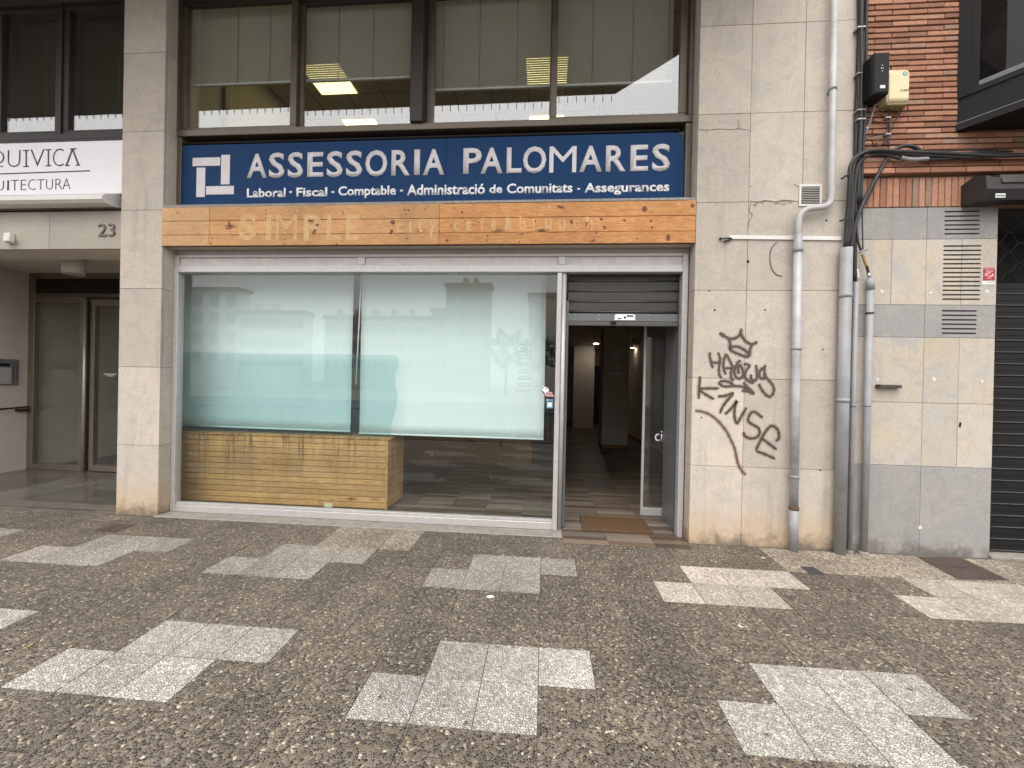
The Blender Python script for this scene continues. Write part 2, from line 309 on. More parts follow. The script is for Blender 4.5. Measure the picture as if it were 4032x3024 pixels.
# interior floor strips (colour by object or by island)
def strip_mat(name, isl):
    g = G(name); rn = g.island() if isl else g.rnd()
    c = g.ramp(rn, [(0.0, (0.06, 0.042, 0.030)), (0.18, (0.17, 0.115, 0.078)), (0.36, (0.24, 0.205, 0.165)), (0.55, (0.085, 0.058, 0.042)), (0.75, (0.33, 0.255, 0.195)), (0.88, (0.13, 0.125, 0.115)), (1.0, (0.20, 0.13, 0.085))], 'CONSTANT' if False else 'LINEAR')
    v = g.vadd(g.pos(2.0, 26, 1), g.comb(g.math('MULTIPLY', rn, 40.0), g.math('MULTIPLY', rn, 21.0), 0.0))
    c = g.mix(g.ramp(g.noise(v, 2.2, 5, 0.7), [(0.40, 0.0), (0.72, 0.6)]), c, (0.10, 0.068, 0.048))
    return g.done(g.bsdf(c, 0.42, 0, None, 0.4))
M['strip'] = strip_mat('strip', False); M['strip_i'] = strip_mat('strip_i', True)
# faded lettering on the wood: thin sun-shadow print, see-through in places
g = G('ghost'); b = g.bsdf(g.mix(g.noise(g.pos(2, 20, 20), 2.0, 4), (0.86, 0.62, 0.32), (0.78, 0.52, 0.24)), 0.6)
tr = g.n('ShaderNodeBsdfTransparent'); ms = g.n('ShaderNodeMixShader')
g.put(ms.inputs[0], g.ramp(g.noise(g.pos(), 7, 5, 0.7), [(0.3, 0.26), (0.6, 0.62)])); g.t.links.new(tr.outputs[0], ms.inputs[1]); g.t.links.new(b, ms.inputs[2]); M['ghost'] = g.done(ms.outputs[0])
g = G('faint_print'); b = g.bsdf((0.30, 0.38, 0.36), 0.7); tr = g.n('ShaderNodeBsdfTransparent'); ms = g.n('ShaderNodeMixShader'); ms.inputs[0].default_value = 0.34
g.t.links.new(tr.outputs[0], ms.inputs[1]); g.t.links.new(b, ms.inputs[2]); M['faint_print'] = g.done(ms.outputs[0])
# teal translucent screen
g = G('teal_screen'); tr = g.n('ShaderNodeBsdfTransparent'); g.put(tr.inputs[0], (0.905, 0.952, 0.957)); df = g.n('ShaderNodeBsdfDiffuse'); g.put(df.inputs[0], (0.30, 0.42, 0.42))
ms = g.n('ShaderNodeMixShader'); g.put(ms.inputs[0], g.ramp(g.noise(g.pos(), 1.6, 4, 0.6), [(0.3, 0.05), (0.7, 0.09)])); g.t.links.new(tr.outputs[0], ms.inputs[1]); g.t.links.new(df.outputs[0], ms.inputs[2]); M['teal_screen'] = g.done(ms.outputs[0])
# graffiti paint
g = G('spray'); b = g.bsdf((0.092, 0.062, 0.047), 0.6); tr = g.n('ShaderNodeBsdfTransparent'); ms = g.n('ShaderNodeMixShader')
g.put(ms.inputs[0], g.ramp(g.noise(g.pos(), 90, 3, 0.7), [(0.25, 0.60), (0.55, 0.95)])); g.t.links.new(tr.outputs[0], ms.inputs[1]); g.t.links.new(b, ms.inputs[2]); M['spray'] = g.done(ms.outputs[0])
g = G('spray_mist'); b = g.bsdf((0.12, 0.08, 0.06), 0.8); tr = g.n('ShaderNodeBsdfTransparent'); ms = g.n('ShaderNodeMixShader')
g.put(ms.inputs[0], g.ramp(g.noise(g.pos(), 190, 2, 0.7), [(0.35, 0.05), (0.7, 0.38)])); g.t.links.new(tr.outputs[0], ms.inputs[1]); g.t.links.new(b, ms.inputs[2]); M['spray_mist'] = g.done(ms.outputs[0])
g = G('spray_thin'); b = g.bsdf((0.16, 0.095, 0.065), 0.6); tr = g.n('ShaderNodeBsdfTransparent'); ms = g.n('ShaderNodeMixShader')
g.put(ms.inputs[0], g.ramp(g.noise(g.pos(), 60, 3, 0.7), [(0.25, 0.45), (0.6, 0.85)])); g.t.links.new(tr.outputs[0], ms.inputs[1]); g.t.links.new(b, ms.inputs[2]); M['spray_thin'] = g.done(ms.outputs[0])
M['cream_wall'] = simple('cream_wall', (0.80, 0.77, 0.72), 0.9)
M['ochre_wall'] = simple('ochre_wall', (0.66, 0.62, 0.55), 0.9)
M['tower_wall'] = simple('tower_wall', (0.50, 0.46, 0.42), 0.9)
M['far_window'] = simple('far_window', (0.30, 0.31, 0.33), 0.3)
M['roof_tile'] = simple('roof_tile', (0.45, 0.38, 0.33), 0.9)
M['foliage'] = simple('foliage', (0.045, 0.075, 0.03), 0.8, var=0.4, scale=3)
M['bark'] = simple('bark', (0.09, 0.07, 0.05), 0.9)
M['iron'] = simple('iron', (0.045, 0.047, 0.05), 0.5, 0.3)

# ------------------------------------------------------------------ object helpers
def link(o, parent=None):
    COL.objects.link(o)
    if parent is not None:
        o.parent = parent
        if parent.type == 'EMPTY': o.matrix_parent_inverse = Matrix.Translation(parent.location).inverted()
    return o
def mk(name, verts, faces, mat, parent=None, smooth=False):
    me = bpy.data.meshes.new(name); me.from_pydata([tuple(v) for v in verts], [], faces); me.update()
    me.materials.append(M[mat] if isinstance(mat, str) else mat)
    if smooth:
        for p in me.polygons: p.use_smooth = True
    return link(bpy.data.objects.new(name, me), parent)
def box_vf(x0, x1, y0, y1, z0, z1):
    if x0 > x1: x0, x1 = x1, x0
    if y0 > y1: y0, y1 = y1, y0
    if z0 > z1: z0, z1 = z1, z0
    v = [(x0,y0,z0),(x1,y0,z0),(x1,y1,z0),(x0,y1,z0),(x0,y0,z1),(x1,y0,z1),(x1,y1,z1),(x0,y1,z1)]
    f = [(0,3,2,1),(4,5,6,7),(0,1,5,4),(1,2,6,5),(2,3,7,6),(3,0,4,7)]
    return v, f
def bev_mesh(name, v, f, mat, bevel, seg=1):
    me = bpy.data.meshes.new(name); me.from_pydata(v, [], f); me.update()
    if bevel > 0:
        bm = bmesh.new(); bm.from_mesh(me); bmesh.ops.bevel(bm, geom=list(bm.edges), offset=bevel, segments=seg, affect='EDGES', profile=0.6); bm.to_mesh(me); bm.free()
    me.materials.append(M[mat] if isinstance(mat, str) else mat); return me
def box(name, x0, x1, y0, y1, z0, z1, mat, parent=None, bevel=0.0, seg=1):
    v, f = box_vf(x0, x1, y0, y1, z0, z1)
    return link(bpy.data.objects.new(name, bev_mesh(name, v, f, mat, bevel, seg)), parent)
_cache = {}
def piece(name, dx, dy, dz, loc, mat, parent, bevel=0.002, rot=None):
    k = (name, round(dx, 4), round(dy, 4), round(dz, 4), mat, bevel)
    if k not in _cache:
        v, f = box_vf(-dx/2, dx/2, -dy/2, dy/2, -dz/2, dz/2); _cache[k] = bev_mesh(name, v, f, mat, bevel)
    o = bpy.data.objects.new(name, _cache[k]); link(o, parent); o.location = loc
    if rot: o.rotation_euler = rot
    return o
def boxes(name, lst, mat, parent=None, kind=None):
    V, F = [], []
    for b in lst:
        v, f = box_vf(*b); n = len(V); V += v; F += [tuple(i+n for i in q) for q in f]
    o = mk(name, V, F, mat, parent)
    if kind: o['kind'] = kind
    return o
def prism_xz(name, pts, y0, y1, mat, parent=None, smooth=False):   # outline in X,Z extruded from y0 (front) to y1
    n = len(pts); a = sum(pts[i][0]*pts[(i+1) % n][1]-pts[(i+1) % n][0]*pts[i][1] for i in range(n))
    if a < 0: pts = pts[::-1]
    V = [(x, y0, z) for x, z in pts]+[(x, y1, z) for x, z in pts]
    F = [tuple(range(n)), tuple(range(2*n-1, n-1, -1))]+[(i, i+n, (i+1) % n+n, (i+1) % n) for i in range(n)]
    return mk(name, V, F, mat, parent)
def prism_xy(name, pts, z0, z1, mat, parent=None):
    n = len(pts); a = sum(pts[i][0]*pts[(i+1) % n][1]-pts[(i+1) % n][0]*pts[i][1] for i in range(n))
    if a < 0: pts = pts[::-1]
    V = [(x, y, z0) for x, y in pts]+[(x, y, z1) for x, y in pts]
    F = [tuple(range(n-1, -1, -1)), tuple(range(n, 2*n))]+[(i, (i+1) % n, (i+1) % n+n, i+n) for i in range(n)]
    return mk(name, V, F, mat, parent)
def catmull(P, n=6):
    P = [Vector(p) for p in P]
    if len(P) < 3: return P
    Q = [P[0]*2-P[1]]+P+[P[-1]*2-P[-2]]; out = []
    for i in range(1, len(Q)-2):
        a, b, c, d = Q[i-1:i+3]
        for k in range(n):
            t = k/n; out.append(0.5*((2*b)+(c-a)*t+(2*a-5*b+4*c-d)*t*t+(3*b-a-3*c+d)*t**3))
    out.append(P[-1]); return out
def tube_vf(P, r, seg=10):
    P = [Vector(p) for p in P]; V, F = [], []; up = None
    for i, p in enumerate(P):
        t = (P[min(i+1, len(P)-1)]-P[max(i-1, 0)]).normalized()
        if up is None:
            up = Vector((0, 1, 0)) if abs(t.y) < 0.9 else Vector((1, 0, 0))
        a = (up-t*up.dot(t)).normalized(); up = a; b = t.cross(a)
        rr = r[i] if isinstance(r, list) else r
        V += [p+a*math.cos(2*math.pi*k/seg)*rr+b*math.sin(2*math.pi*k/seg)*rr for k in range(seg)]
    for i in range(len(P)-1):
        for k in range(seg):
            F.append((i*seg+k, i*seg+(k+1) % seg, (i+1)*seg+(k+1) % seg, (i+1)*seg+k))
    n = len(P)-1
    F += [tuple(range(seg-1, -1, -1)), tuple(n*seg+k for k in range(seg))]
    return V, F
def tube(name, P, r, mat, parent=None, seg=10, smooth=0):
    if smooth: P = catmull(P, smooth)
    V, F = tube_vf(P, r, seg); o = mk(name, V, F, mat, parent)
    for p in o.data.polygons:
        p.use_smooth = len(p.vertices) == 4
    return o
def thing(name, label, cat, loc=(0, 0, 0), group=None):
    o = bpy.data.objects.new(name, None); o.empty_display_size = 0.1; COL.objects.link(o); o.location = loc
    return tag(o, label, cat, group)
def tag(o, label, cat, group=None):
    o['label'] = label; o['category'] = cat
    if group: o['group'] = group
    return o
def struct(o): o['kind'] = 'structure'; return o
def text(name, body, x0, x1, z0, z1, Y, mat, parent=None, bold=0.0, depth=0.002, space=1.0, shear=0.0, mirror=False, tilt=0.0):
    if 'M' in body: bold = min(bold, 0.0)
    cu = bpy.data.curves.new('t', 'FONT'); cu.body = body; cu.size = 1.0; cu.offset = bold; cu.extrude = 0.0; cu.space_character = space; cu.shear = shear; cu.resolution_u = 3
    ob = bpy.data.objects.new('t', cu); COL.objects.link(ob)
    dg = bpy.context.evaluated_depsgraph_get(); me = bpy.data.meshes.new_from_object(ob.evaluated_get(dg))
    bpy.data.objects.remove(ob); bpy.data.curves.remove(cu)
    xs = [v.co.x for v in me.vertices]; ys = [v.co.y for v in me.vertices]
    a, b, c, d = min(xs), max(xs), min(ys), max(ys)
    for v in me.vertices:
        tx = (v.co.x-a)/(b-a); tz = (v.co.y-c)/(d-c)
        if mirror: tx = 1-tx
        x = x0+(x1-x0)*tx
        v.co = (x, Y, z0+(z1-z0)*tz+tilt*(x-x0))
    bm = bmesh.new(); bm.from_mesh(me)
    if depth > 0:
        r = bmesh.ops.extrude_face_region(bm, geom=list(bm.faces)); bmesh.ops.translate(bm, verts=[q for q in r['geom'] if isinstance(q, bmesh.types.BMVert)], vec=(0, -depth, 0))
    bmesh.ops.recalc_face_normals(bm, faces=list(bm.faces)); bm.to_mesh(me); bm.free()
    me.name = name; me.materials.clear(); me.materials.append(M[mat])
    return link(bpy.data.objects.new(name, me), parent)
def disc_xz(name, x, z, rx, rz, y, depth, mat, parent=None, n=12, a0=0.0):
    return prism_xz(name, [(x+rx*math.cos(2*math.pi*k/n)*math.cos(a0)-rz*math.sin(2*math.pi*k/n)*math.sin(a0), z+rx*math.cos(2*math.pi*k/n)*math.sin(a0)+rz*math.sin(2*math.pi*k/n)*math.cos(a0)) for k in range(n)], y-depth, y, mat, parent)
def ribbon_vf(P, w, y, n=5):
    P = catmull([Vector((a, 0, b)) for a, b in P], n); V, F = [], []
    m_ = len(P)
    for i, p in enumerate(P):
        t = (P[min(i+1, m_-1)]-P[max(i-1, 0)]).normalized(); nn = Vector((-t.z, 0, t.x))
        e = min(i, m_-1-i); ww = w*(0.62 if e == 0 else 0.88 if e == 1 else 1.0)*(0.5+0.06*math.sin(i*1.7))
        V += [(p.x+nn.x*ww, y, p.z+nn.z*ww), (p.x-nn.x*ww, y, p.z-nn.z*ww)]
    for i in range(m_-1): F.append((2*i, 2*i+1, 2*i+3, 2*i+2))
    return V, F

# ================================================================== PAVEMENT
pave = struct(box('pavement', -30, 30, -5.9, 0.10, -0.20, -0.14, 'grout'))
pave.data.clear_geometry()
v = [(-30, -5.9, gz(-5.9)-0.0035), (30, -5.9, gz(-5.9)-0.0035), (30, 0.25, gz(0.25)-0.0035), (-30, 0.25, gz(0.25)-0.0035), (-30, -5.9, -0.5), (30, -5.9, -0.5), (30, 0.25, -0.5), (-30, 0.25, -0.5)]
pave.data.from_pydata(v, [], [(0, 1, 2, 3), (7, 6, 5, 4), (0, 4, 5, 1), (1, 5, 6, 2), (2, 6, 7, 3), (3, 7, 4, 0)])
T = 0.2775; GX, GY = -0.831, -2.142; SL = math.atan(GB)
def motif(i, j):
    a, b = i % 6, j % 4
    return (b == 0 and a in (0, 1, 2)) or (b == 1 and a in (1, 2, 3))
rest = {'agg_dark': [], 'agg_light': []}
nsl = 0
for j in range(-13, 8):
    for i in range(-40, 41):
        y0 = GY+j*T; y1 = y0+T
        if j == 7: y1 = -0.032
        x0 = GX+i*T; cx, cy = x0+T/2, (y0+y1)/2
        mat = 'agg_light' if motif(i, j) and j < 6 else 'agg_dark'
        if mat == 'agg_light' and j >= 4: mat = 'agg_dull' if i < 5 else 'agg_rose'
        if j in (6, 7) and i in (-4, -3, -2): mat = 'agg_tan'
        if 2.05 < cx and cy > -0.45 and j >= 6: mat = 'agg_tan'
        seen = any(in_view((cx+a*T*0.5, cy+b*T*0.5, gz(cy)), 0.0) for a in (-1, 0, 1) for b in (-1, 0, 1))
        dz = random.uniform(-0.0012, 0.0012)
        if seen:
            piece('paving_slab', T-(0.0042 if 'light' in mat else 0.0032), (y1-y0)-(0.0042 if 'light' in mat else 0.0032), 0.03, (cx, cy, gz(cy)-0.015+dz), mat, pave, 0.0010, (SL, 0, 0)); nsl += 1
        else:
            rest['agg_light' if mat in ('agg_light', 'agg_rose', 'agg_dull') else 'agg_dark'].append((x0+0.002, x0+T-0.002, y0+0.002, y1-0.002, gz(cy)-0.03, gz(cy)-0.001))
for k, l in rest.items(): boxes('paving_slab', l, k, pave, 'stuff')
print('slabs', nsl)
# road and kerb behind the viewer
kerb = struct(box('kerb', -30, 30, -6.08, -5.903, -0.6, gz(-5.9)-0.002, 'concrete', None, 0.01))
struct(box('road', -60, 60, -26, -6.082, -0.7, -0.19, 'asphalt'))
struct(box('ground', -160, 160, -200, -26.01, -0.8, -0.12, 'concrete'))
struct(box('ground', -160, 160, 12.5, 60, -0.8, -0.12, 'concrete'))

# ================================================================== STONE BUILDING
B = thing('stone_building', 'beige stone clad building with shopfront, office windows above and recessed doorway', 'building', (-1.3, 0.0, 0.0))
ZJ = [0.7574+0.8*k for k in range(-1, 7)]      # slab joints
ZT = 5.62
JW = 0.0032
def slab_front(x0, x1, z0, z1, part, mat='stone', y=0.0):
    dy = random.uniform(-0.0010, 0.0010)
    piece('stone_slab', x1-x0-JW, 0.03, z1-z0-JW, ((x0+x1)/2, y+0.015+dy, (z0+z1)/2), mat, part, 0.0015)
def slab_side(x, sgn, y0, y1, z0, z1, part, mat='stone'):   # slab whose outer face lies at x
    piece('stone_slab', 0.03, y1-y0-JW, z1-z0-JW, (x+sgn*0.015, (y0+y1)/2, (z0+z1)/2), mat, part, 0.0015)
# pillar beside the shop window
PX0, PX1 = -4.360, -3.897
pil = box('pillar', PX0+0.031, PX1-0.031, 0.031, 0.205, -0.05, ZT, 'joint', B)
for a, b in zip(ZJ[:-1], ZJ[1:]):
    a2 = max(a, gz(0)-0.03); slab_front(PX0, PX1, a2, min(b, ZT), pil)
    slab_side(PX1, -1, 0.0315, 0.205, a2, min(b, ZT), pil); slab_side(PX0, 1, 0.0315, 0.205, a2, min(b, ZT), pil)
# wall right of the door
XC = [1.348, 1.807, 2.266, 2.700]
wal = box('wall', XC[0]+0.031, XC[-1], 0.031, 0.45, -0.05, 9.0, 'joint', B)
for k in range(-1, 10):
    a, b = 0.7574+0.8*k, 0.7574+0.8*(k+1)
    a2 = max(a, gz(0)-0.03)
    if b > 9.0: break
    for x0, x1 in zip(XC[:-1], XC[1:]): slab_front(x0, x1, a2, b, wal)
    slab_side(XC[0], 1, 0.0315, 0.45, a2, b, wal)
# repair putty and drilled holes on the wall
for px, py, r in [(2814, 1221, 5), (3013, 1221, 4), (2761, 1644, 6), (3240, 1376, 4), (2793, 1146, 4), (2945, 1030, 7), (3253, 868, 5), (3230, 1852, 4)]:
    x, z = fp(px, py, 0); disc_xz('drill_hole', x, z, r*0.0017, r*0.0020, -0.0012, 0.001, 'hole' if r != 6 else 'concrete', wal, 8)

# cracks and broken mortar on the wall slabs
def crack(pts, w):
    v_, f_ = ribbon_vf([fp(*q) for q in pts], w, -0.0016, 2); return mk('crack', v_, f_, 'crack', wal)
crack([(2748, 510), (2790, 513), (2830, 508), (2880, 511), (2905, 507), (2958, 514)], 0.006); crack([(2952, 792), (2985, 797), (3010, 790), (3050, 795), (3085, 789), (3142, 793)], 0.010); crack([(2905, 470), (2908, 500), (2902, 512)], 0.005); crack([(2945, 900), (2950, 870), (2962, 850), (2950, 830), (2958, 800)], 0.007); crack([(3125, 722), (3140, 735), (3150, 728)], 0.006)
for px, py, r in [(2972, 806, 9), (3000, 800, 7), (3062, 800, 10), (3088, 803, 8), (2955, 735, 5), (2960, 840, 6), (3110, 798, 6)]:
    x, z = fp(px, py); prism_xz('mortar_patch', [(x+random.uniform(.4, 1.3)*r*.0030*math.cos(k*.698), z+random.uniform(.4, 1.2)*r*.0016*math.sin(k*.698)) for k in range(9)], -0.0022, -0.0011, 'concrete', wal)
# lintel over the entrance of number 23
LZ0, LZ1 = 2.776, 3.168
lin = box('lintel', -9.2, PX0-0.002, 0.062, 0.40, LZ0+0.001, LZ1, 'soffit', B)
for x0, x1 in [(-9.2, -8.16), (-8.16, -6.98), (-6.98, -6.10), (-6.10, -5.208), (-5.208, PX0-0.004)]:
    piece('stone_slab', x1-x0-JW, 0.03, LZ1-LZ0, ((x0+x1)/2, 0.045, (LZ0+LZ1)/2), 'stone_lintel', lin, 0.0015)
num = text('house_number', '23', *(lambda a, b: (a[0], b[0], b[1], a[1]))(fp(386, 880, .02), fp(451, 930, .02)), 0.030, 'bronze', lin, 0.0, 0.012)
# entrance recess
ent = box('entrance_ceiling', -9.2, PX0-0.002, 0.402, 1.715, 2.95, 3.05, 'soffit', B)
box('entrance_wall', -7.90, -7.64, 0.10, 1.75, -0.05, 3.02, 'plaster', B)
box('entrance_wall', -9.2, -7.902, 0.10, 0.40, -0.05, 2.775, 'plaster', B)
ef = box('entrance_floor', -7.64, PX0+0.03, 0.02, 4.4, -0.06, 0.030, 'joint', B)
for i in range(6):
    for j in range(5):
        piece('floor_tile', 0.60-0.004, 0.40-0.004, 0.012, (-7.64+0.30+0.6*i-0.02, 0.03+0.20+0.4*j, 0.037), 'polished', ef, 0.001)
# entrance door (bronze frame, glass, louvre above)
D = box('entrance_door', -7.66, -4.5, 1.605, 1.68, 2.600, 2.655, 'bronze', B, 0.003)
def eb(n, x0, x1, z0, z1, mat='bronze_light', y0=1.60, y1=1.67, bv=0.003): return box(n, x0, x1, y0, y1, z0, z1, mat, D, bv)
eb('frame_post', -7.648, -7.545, 0.045, 2.953); eb('frame_rail', -7.543, -6.81, 0.045, 0.125); eb('frame_rail', -7.543, -6.81, 2.515, 2.598)
eb('frame_post', -6.808, -6.715, 0.045, 2.598); eb('frame_rail', -7.54, -4.37, 2.87, 2.954)
for k in range(7): piece('louvre_slat', 2.95, 0.05, 0.010, (-6.06, 1.63, 2.675+0.029*k), 'bronze_dark', D, 0.001, (R(-32), 0, 0))
box('louvre_backing', -7.66, -4.37, 1.69, 1.71, 2.60, 2.96, 'dark_void', D)
eb('glass_pane', -7.54, -6.81, 0.126, 2.514, 'glass_door', 1.63, 1.638, 0)
tube('pull_handle', [(-6.672, 1.565, 0.05), (-6.672, 1.565, 2.545)], 0.022, 'galv', D, 12)
eb('leaf_stile', -6.625, -6.565, 0.055, 2.56); eb('leaf_rail', -6.563, -5.75, 0.055, 0.140); eb('leaf_rail', -6.563, -5.75, 2.47, 2.56); eb('leaf_stile', -5.748, -5.69, 0.055, 2.56)
eb('glass_pane', -6.562, -5.751, 0.141, 2.469, 'glass_door', 1.63, 1.638, 0)
for z, w in ((1.478, 0.20), (1.452, 0.11)): eb('door_print', -6.34-w/2, -6.34+w/2, z-0.006, z+0.006, 'plastic_white', 1.6275, 1.6295, 0)
eb('side_panel', -5.68, -4.37, 0.045, 2.598, 'bronze', 1.60, 1.67)
# hall behind the door
box('entrance_hall', -7.75, -4.4, 4.3, 4.4, -0.05, 3.0, 'plaster', B); box('entrance_hall', -7.75, -7.65, 1.752, 4.3, -0.05, 3.0, 'plaster', B)
box('entrance_hall', -4.5, -4.4, 1.72, 4.3, -0.05, 3.0, 'plaster', B); box('entrance_hall', -7.75, -4.4, 1.72, 4.4, 3.0, 3.05, 'plaster', B)
# handrail
hr = thing('handrail', 'thin dark handrail on the wall left of the entrance door', 'handrail', (-7.6, 1.3, 0.9))
tube('rail', [(-7.585, 0.25, 0.90), (-7.585, 1.585, 0.972)], 0.012, 'bronze_dark', hr, 8)
box('bracket', -7.638, -7.575, 1.46, 1.59, 0.905, 0.945, 'bronze_dark', hr, 0.003); box('bracket', -7.638, -7.575, 0.45, 0.49, 0.86, 0.895, 'bronze_dark', hr, 0.003)
ic = thing('intercom', 'grey metal intercom panel with name buttons beside the entrance', 'intercom', (-7.64, 1.3, 1.29))
box('panel', -7.638, -7.618, 1.05, 1.486, 1.29, 1.66, 'alu_dark', ic, 0.004); box('display', -7.617, -7.614, 1.10, 1.38, 1.555, 1.60, 'black', ic); box('faceplate', -7.6175, -7.6155, 1.08, 1.40, 1.31, 1.54, 'alu', ic)
for k in range(8):
    piece('button', 0.004, 0.012, 0.013, (-7.6155, 1.425, 1.37+0.026*k), 'black', ic, 0.001); piece('button', 0.004, 0.012, 0.013, (-7.6155, 1.465, 1.37+0.026*k), 'black', ic, 0.001)
# ceiling lamp drum in the recess
cl = thing('ceiling_lamp', 'white drum lamp on the ceiling of the entrance recess', 'lamp', (-6.05, 0.92, 2.95))
def drum(n, x, y, z0, z1, r, mat, parent, seg=24): return tube(n, [(x, y, z0), (x, y, z1)], r, mat, parent, seg)
drum('drum', -6.05, 0.92, 2.752, 2.949, 0.112, 'plastic_white', cl); drum('rim', -6.05, 0.92, 2.742, 2.7515, 0.105, 'alu', cl)
# small white detector on the lintel
dt = thing('motion_detector', 'small white motion detector on the lintel left of the house number', 'sensor', (-5.7, 0.03, 2.9))
_a = fp(22, 918, 0.0); _b = fp(57, 957, 0.0)
box('housing', _a[0], _b[0]-0.03, -0.02, 0.029, _b[1], _a[1], 'plastic_white', dt, 0.010, 2); box('lens', _a[0]+0.03, _b[0], -0.045, -0.0, _b[1]+0.005, _b[1]+0.06, 'plastic_white', dt, 0.010, 2)

# ---- fascia soffit over the shopfront and header parts
box('soffit', PX1+0.002, XC[0]-0.002, 0.040, 0.60, 2.795, 2.87, 'soffit', B)
box('ledge', PX1+0.002, XC[0]-0.002, 0.0, 0.30, 3.176, 3.206, 'concrete', B)
for k in range(26):   # little grey mosaic on the ledge front
    x = -0.95+k*0.087; piece('mosaic_tile', 0.080, 0.008, 0.022, (x, -0.0045, 3.191), 'stone_grey', B, 0.001)
box('sign_recess', PX1+0.002, XC[0]-0.002, 0.302, 0.42, 2.871, 3.97, 'bronze_dark', B)
for x0, x1 in ((PX1+0.003, -3.845), (1.285, XC[0]-0.003)): box('side_jamb', x0, x1, 0.14, 0.30, 3.208, 3.975, 'bronze', B, 0.003)

# ================================================================== UPPER OFFICE WINDOWS
GZ0, GZ1 = 4.100, 5.385
uw = box('office_window', PX1+0.003, XC[0]-0.003, 0.13, 0.30, 3.980, 4.045, 'bronze', B, 0.004)
def ub(n, x0, x1, z0, z1, mat='bronze', y0=0.17, y1=0.26, bv=0.003): return box(n, x0, x1, y0, y1, z0, z1, mat, uw, bv)
ub('head', PX1+0.003, XC[0]-0.003, 5.46, 5.60, 'bronze_dark', 0.12, 0.30)
ub('jamb', PX1+0.003, -3.920, 4.046, 5.459, 'bronze', 0.13, 0.30); ub('jamb', 1.305, XC[0]-0.003, 4.046, 5.459, 'bronze', 0.13, 0.30)
ub('mullion', -1.385, -1.262, 4.046, 5.459, 'bronze_dark', 0.10, 0.30)
def sash(xo0, xg0, xg1, xo1, y0):
    s = ub('sash', xo0, xo1, 4.048, GZ0, 'bronze', y0, y0+0.045)
    box('sash_rail', xo0, xo1, y0, y0+0.045, GZ1, 5.458, 'bronze_dark', uw, 0.003)
    box('sash_stile', xo0, xg0, y0, y0+0.045, GZ0+0.001, GZ1-0.001, 'bronze', uw, 0.003); box('sash_stile', xg1, xo1, y0, y0+0.045, GZ0+0.001, GZ1-0.001, 'bronze', uw, 0.003)
    box('glass_pane', xg0-0.001, xg1+0.001, y0+0.018, y0+0.024, GZ0-0.001, GZ1+0.001, 'glass_up', uw)
sash(-3.918, -3.855, -2.690, -2.622, 0.185); sash(-2.640, -2.580, -1.425, -1.387, 0.235)
sash(-1.260, -1.185, -0.010, 0.050, 0.235); sash(0.002, 0.062, 1.232, 1.303, 0.185)
# venetian blinds
def venetian(x0, x1, zb, cords, label, mat='slat', y=0.35, ztop=5.50, step=0.0235, tilt=-27):
    v = thing('venetian_blind', label, 'blind', ((x0+x1)/2, y, zb), None)
    box('bottom_rail', x0, x1, y-0.014, y+0.014, zb, zb+0.020, mat, v, 0.003)
    z = zb+0.032
    while z < ztop:
        piece('slat', x1-x0, 0.0180 if tilt > -30 else 0.025, 0.0012, ((x0+x1)/2, y, z), mat, v, 0.0, (R(tilt), 0, 0)); z += step
    for cx in cords: tube('ladder_cord', [(cx, y-0.016, zb+0.01), (cx+0.004, y-0.016, (zb+ztop)/2), (cx, y-0.016, ztop)], 0.0022, 'cord', v, 5)
    return v
venetian(-3.946, -1.475, 4.655, (-3.394, -3.026, -2.255, -1.877), 'grey venetian blind half lowered in the left pair of office windows')
venetian(-1.225, 1.211, 4.508, (-1.12, -0.742, -0.353, 0.414, 0.811, 1.162), 'grey venetian blind half lowered in the right pair of office windows')
# office room
orm = box('office_ceiling', -4.62, 2.2, 0.31, 7.0, 6.20, 6.30, 'ceil_office', B)
for i in range(-8, 4): box('ceiling_bar', -0.067+0.6*i-0.30, -0.055+0.6*i-0.30, 0.9, 6.9, 6.194, 6.199, 'bronze', orm)
for j in range(10): box('ceiling_bar', -4.59, 2.19, 2.045+0.61*(j-2), 2.055+0.61*(j-2), 6.192, 6.1935, 'bronze', orm)
box('office_wall', -4.70, -4.60, 0.31, 7.0, 3.6, 6.199, 'wall_office', B); box('office_wall', 2.2, 2.3, 0.46, 7.0, 3.6, 6.199, 'wall_office', B); box('office_wall', -4.60, 2.2, 6.9, 7.0, 3.6, 6.199, 'wall_office', B)
box('office_floor', -4.60, 2.2, 0.43, 6.9, 3.55, 3.6, 'concrete', B); box('office_header', -4.62, 2.3, 0.302, 0.34, 5.56, 6.199, 'wall_office', B)
box('office_wall', -4.599, -4.55, 1.55, 1.62, 3.6, 6.199, 'bronze', B)
lo = 'square ceiling light panel glowing in the office, '
for x, y, l in [(-3.47, 2.335, 'front left'), (-3.47, 3.62, 'rear left'), (-0.06, 2.355, 'front right'), (-0.06, 3.68, 'rear right')]:
    t = thing('ceiling_light', lo+l, 'ceiling light', (x, y, 6.19), 'office ceiling lights'); box('diffuser', x-0.305, x+0.305, y-0.305, y+0.305, 6.183, 6.1905, 'lamp_glow', t)
    for a in (-1, 1): box('frame', x+a*0.312-0.006, x+a*0.312+0.006, y-0.318, y+0.318, 6.181, 6.1908, 'alu', t)

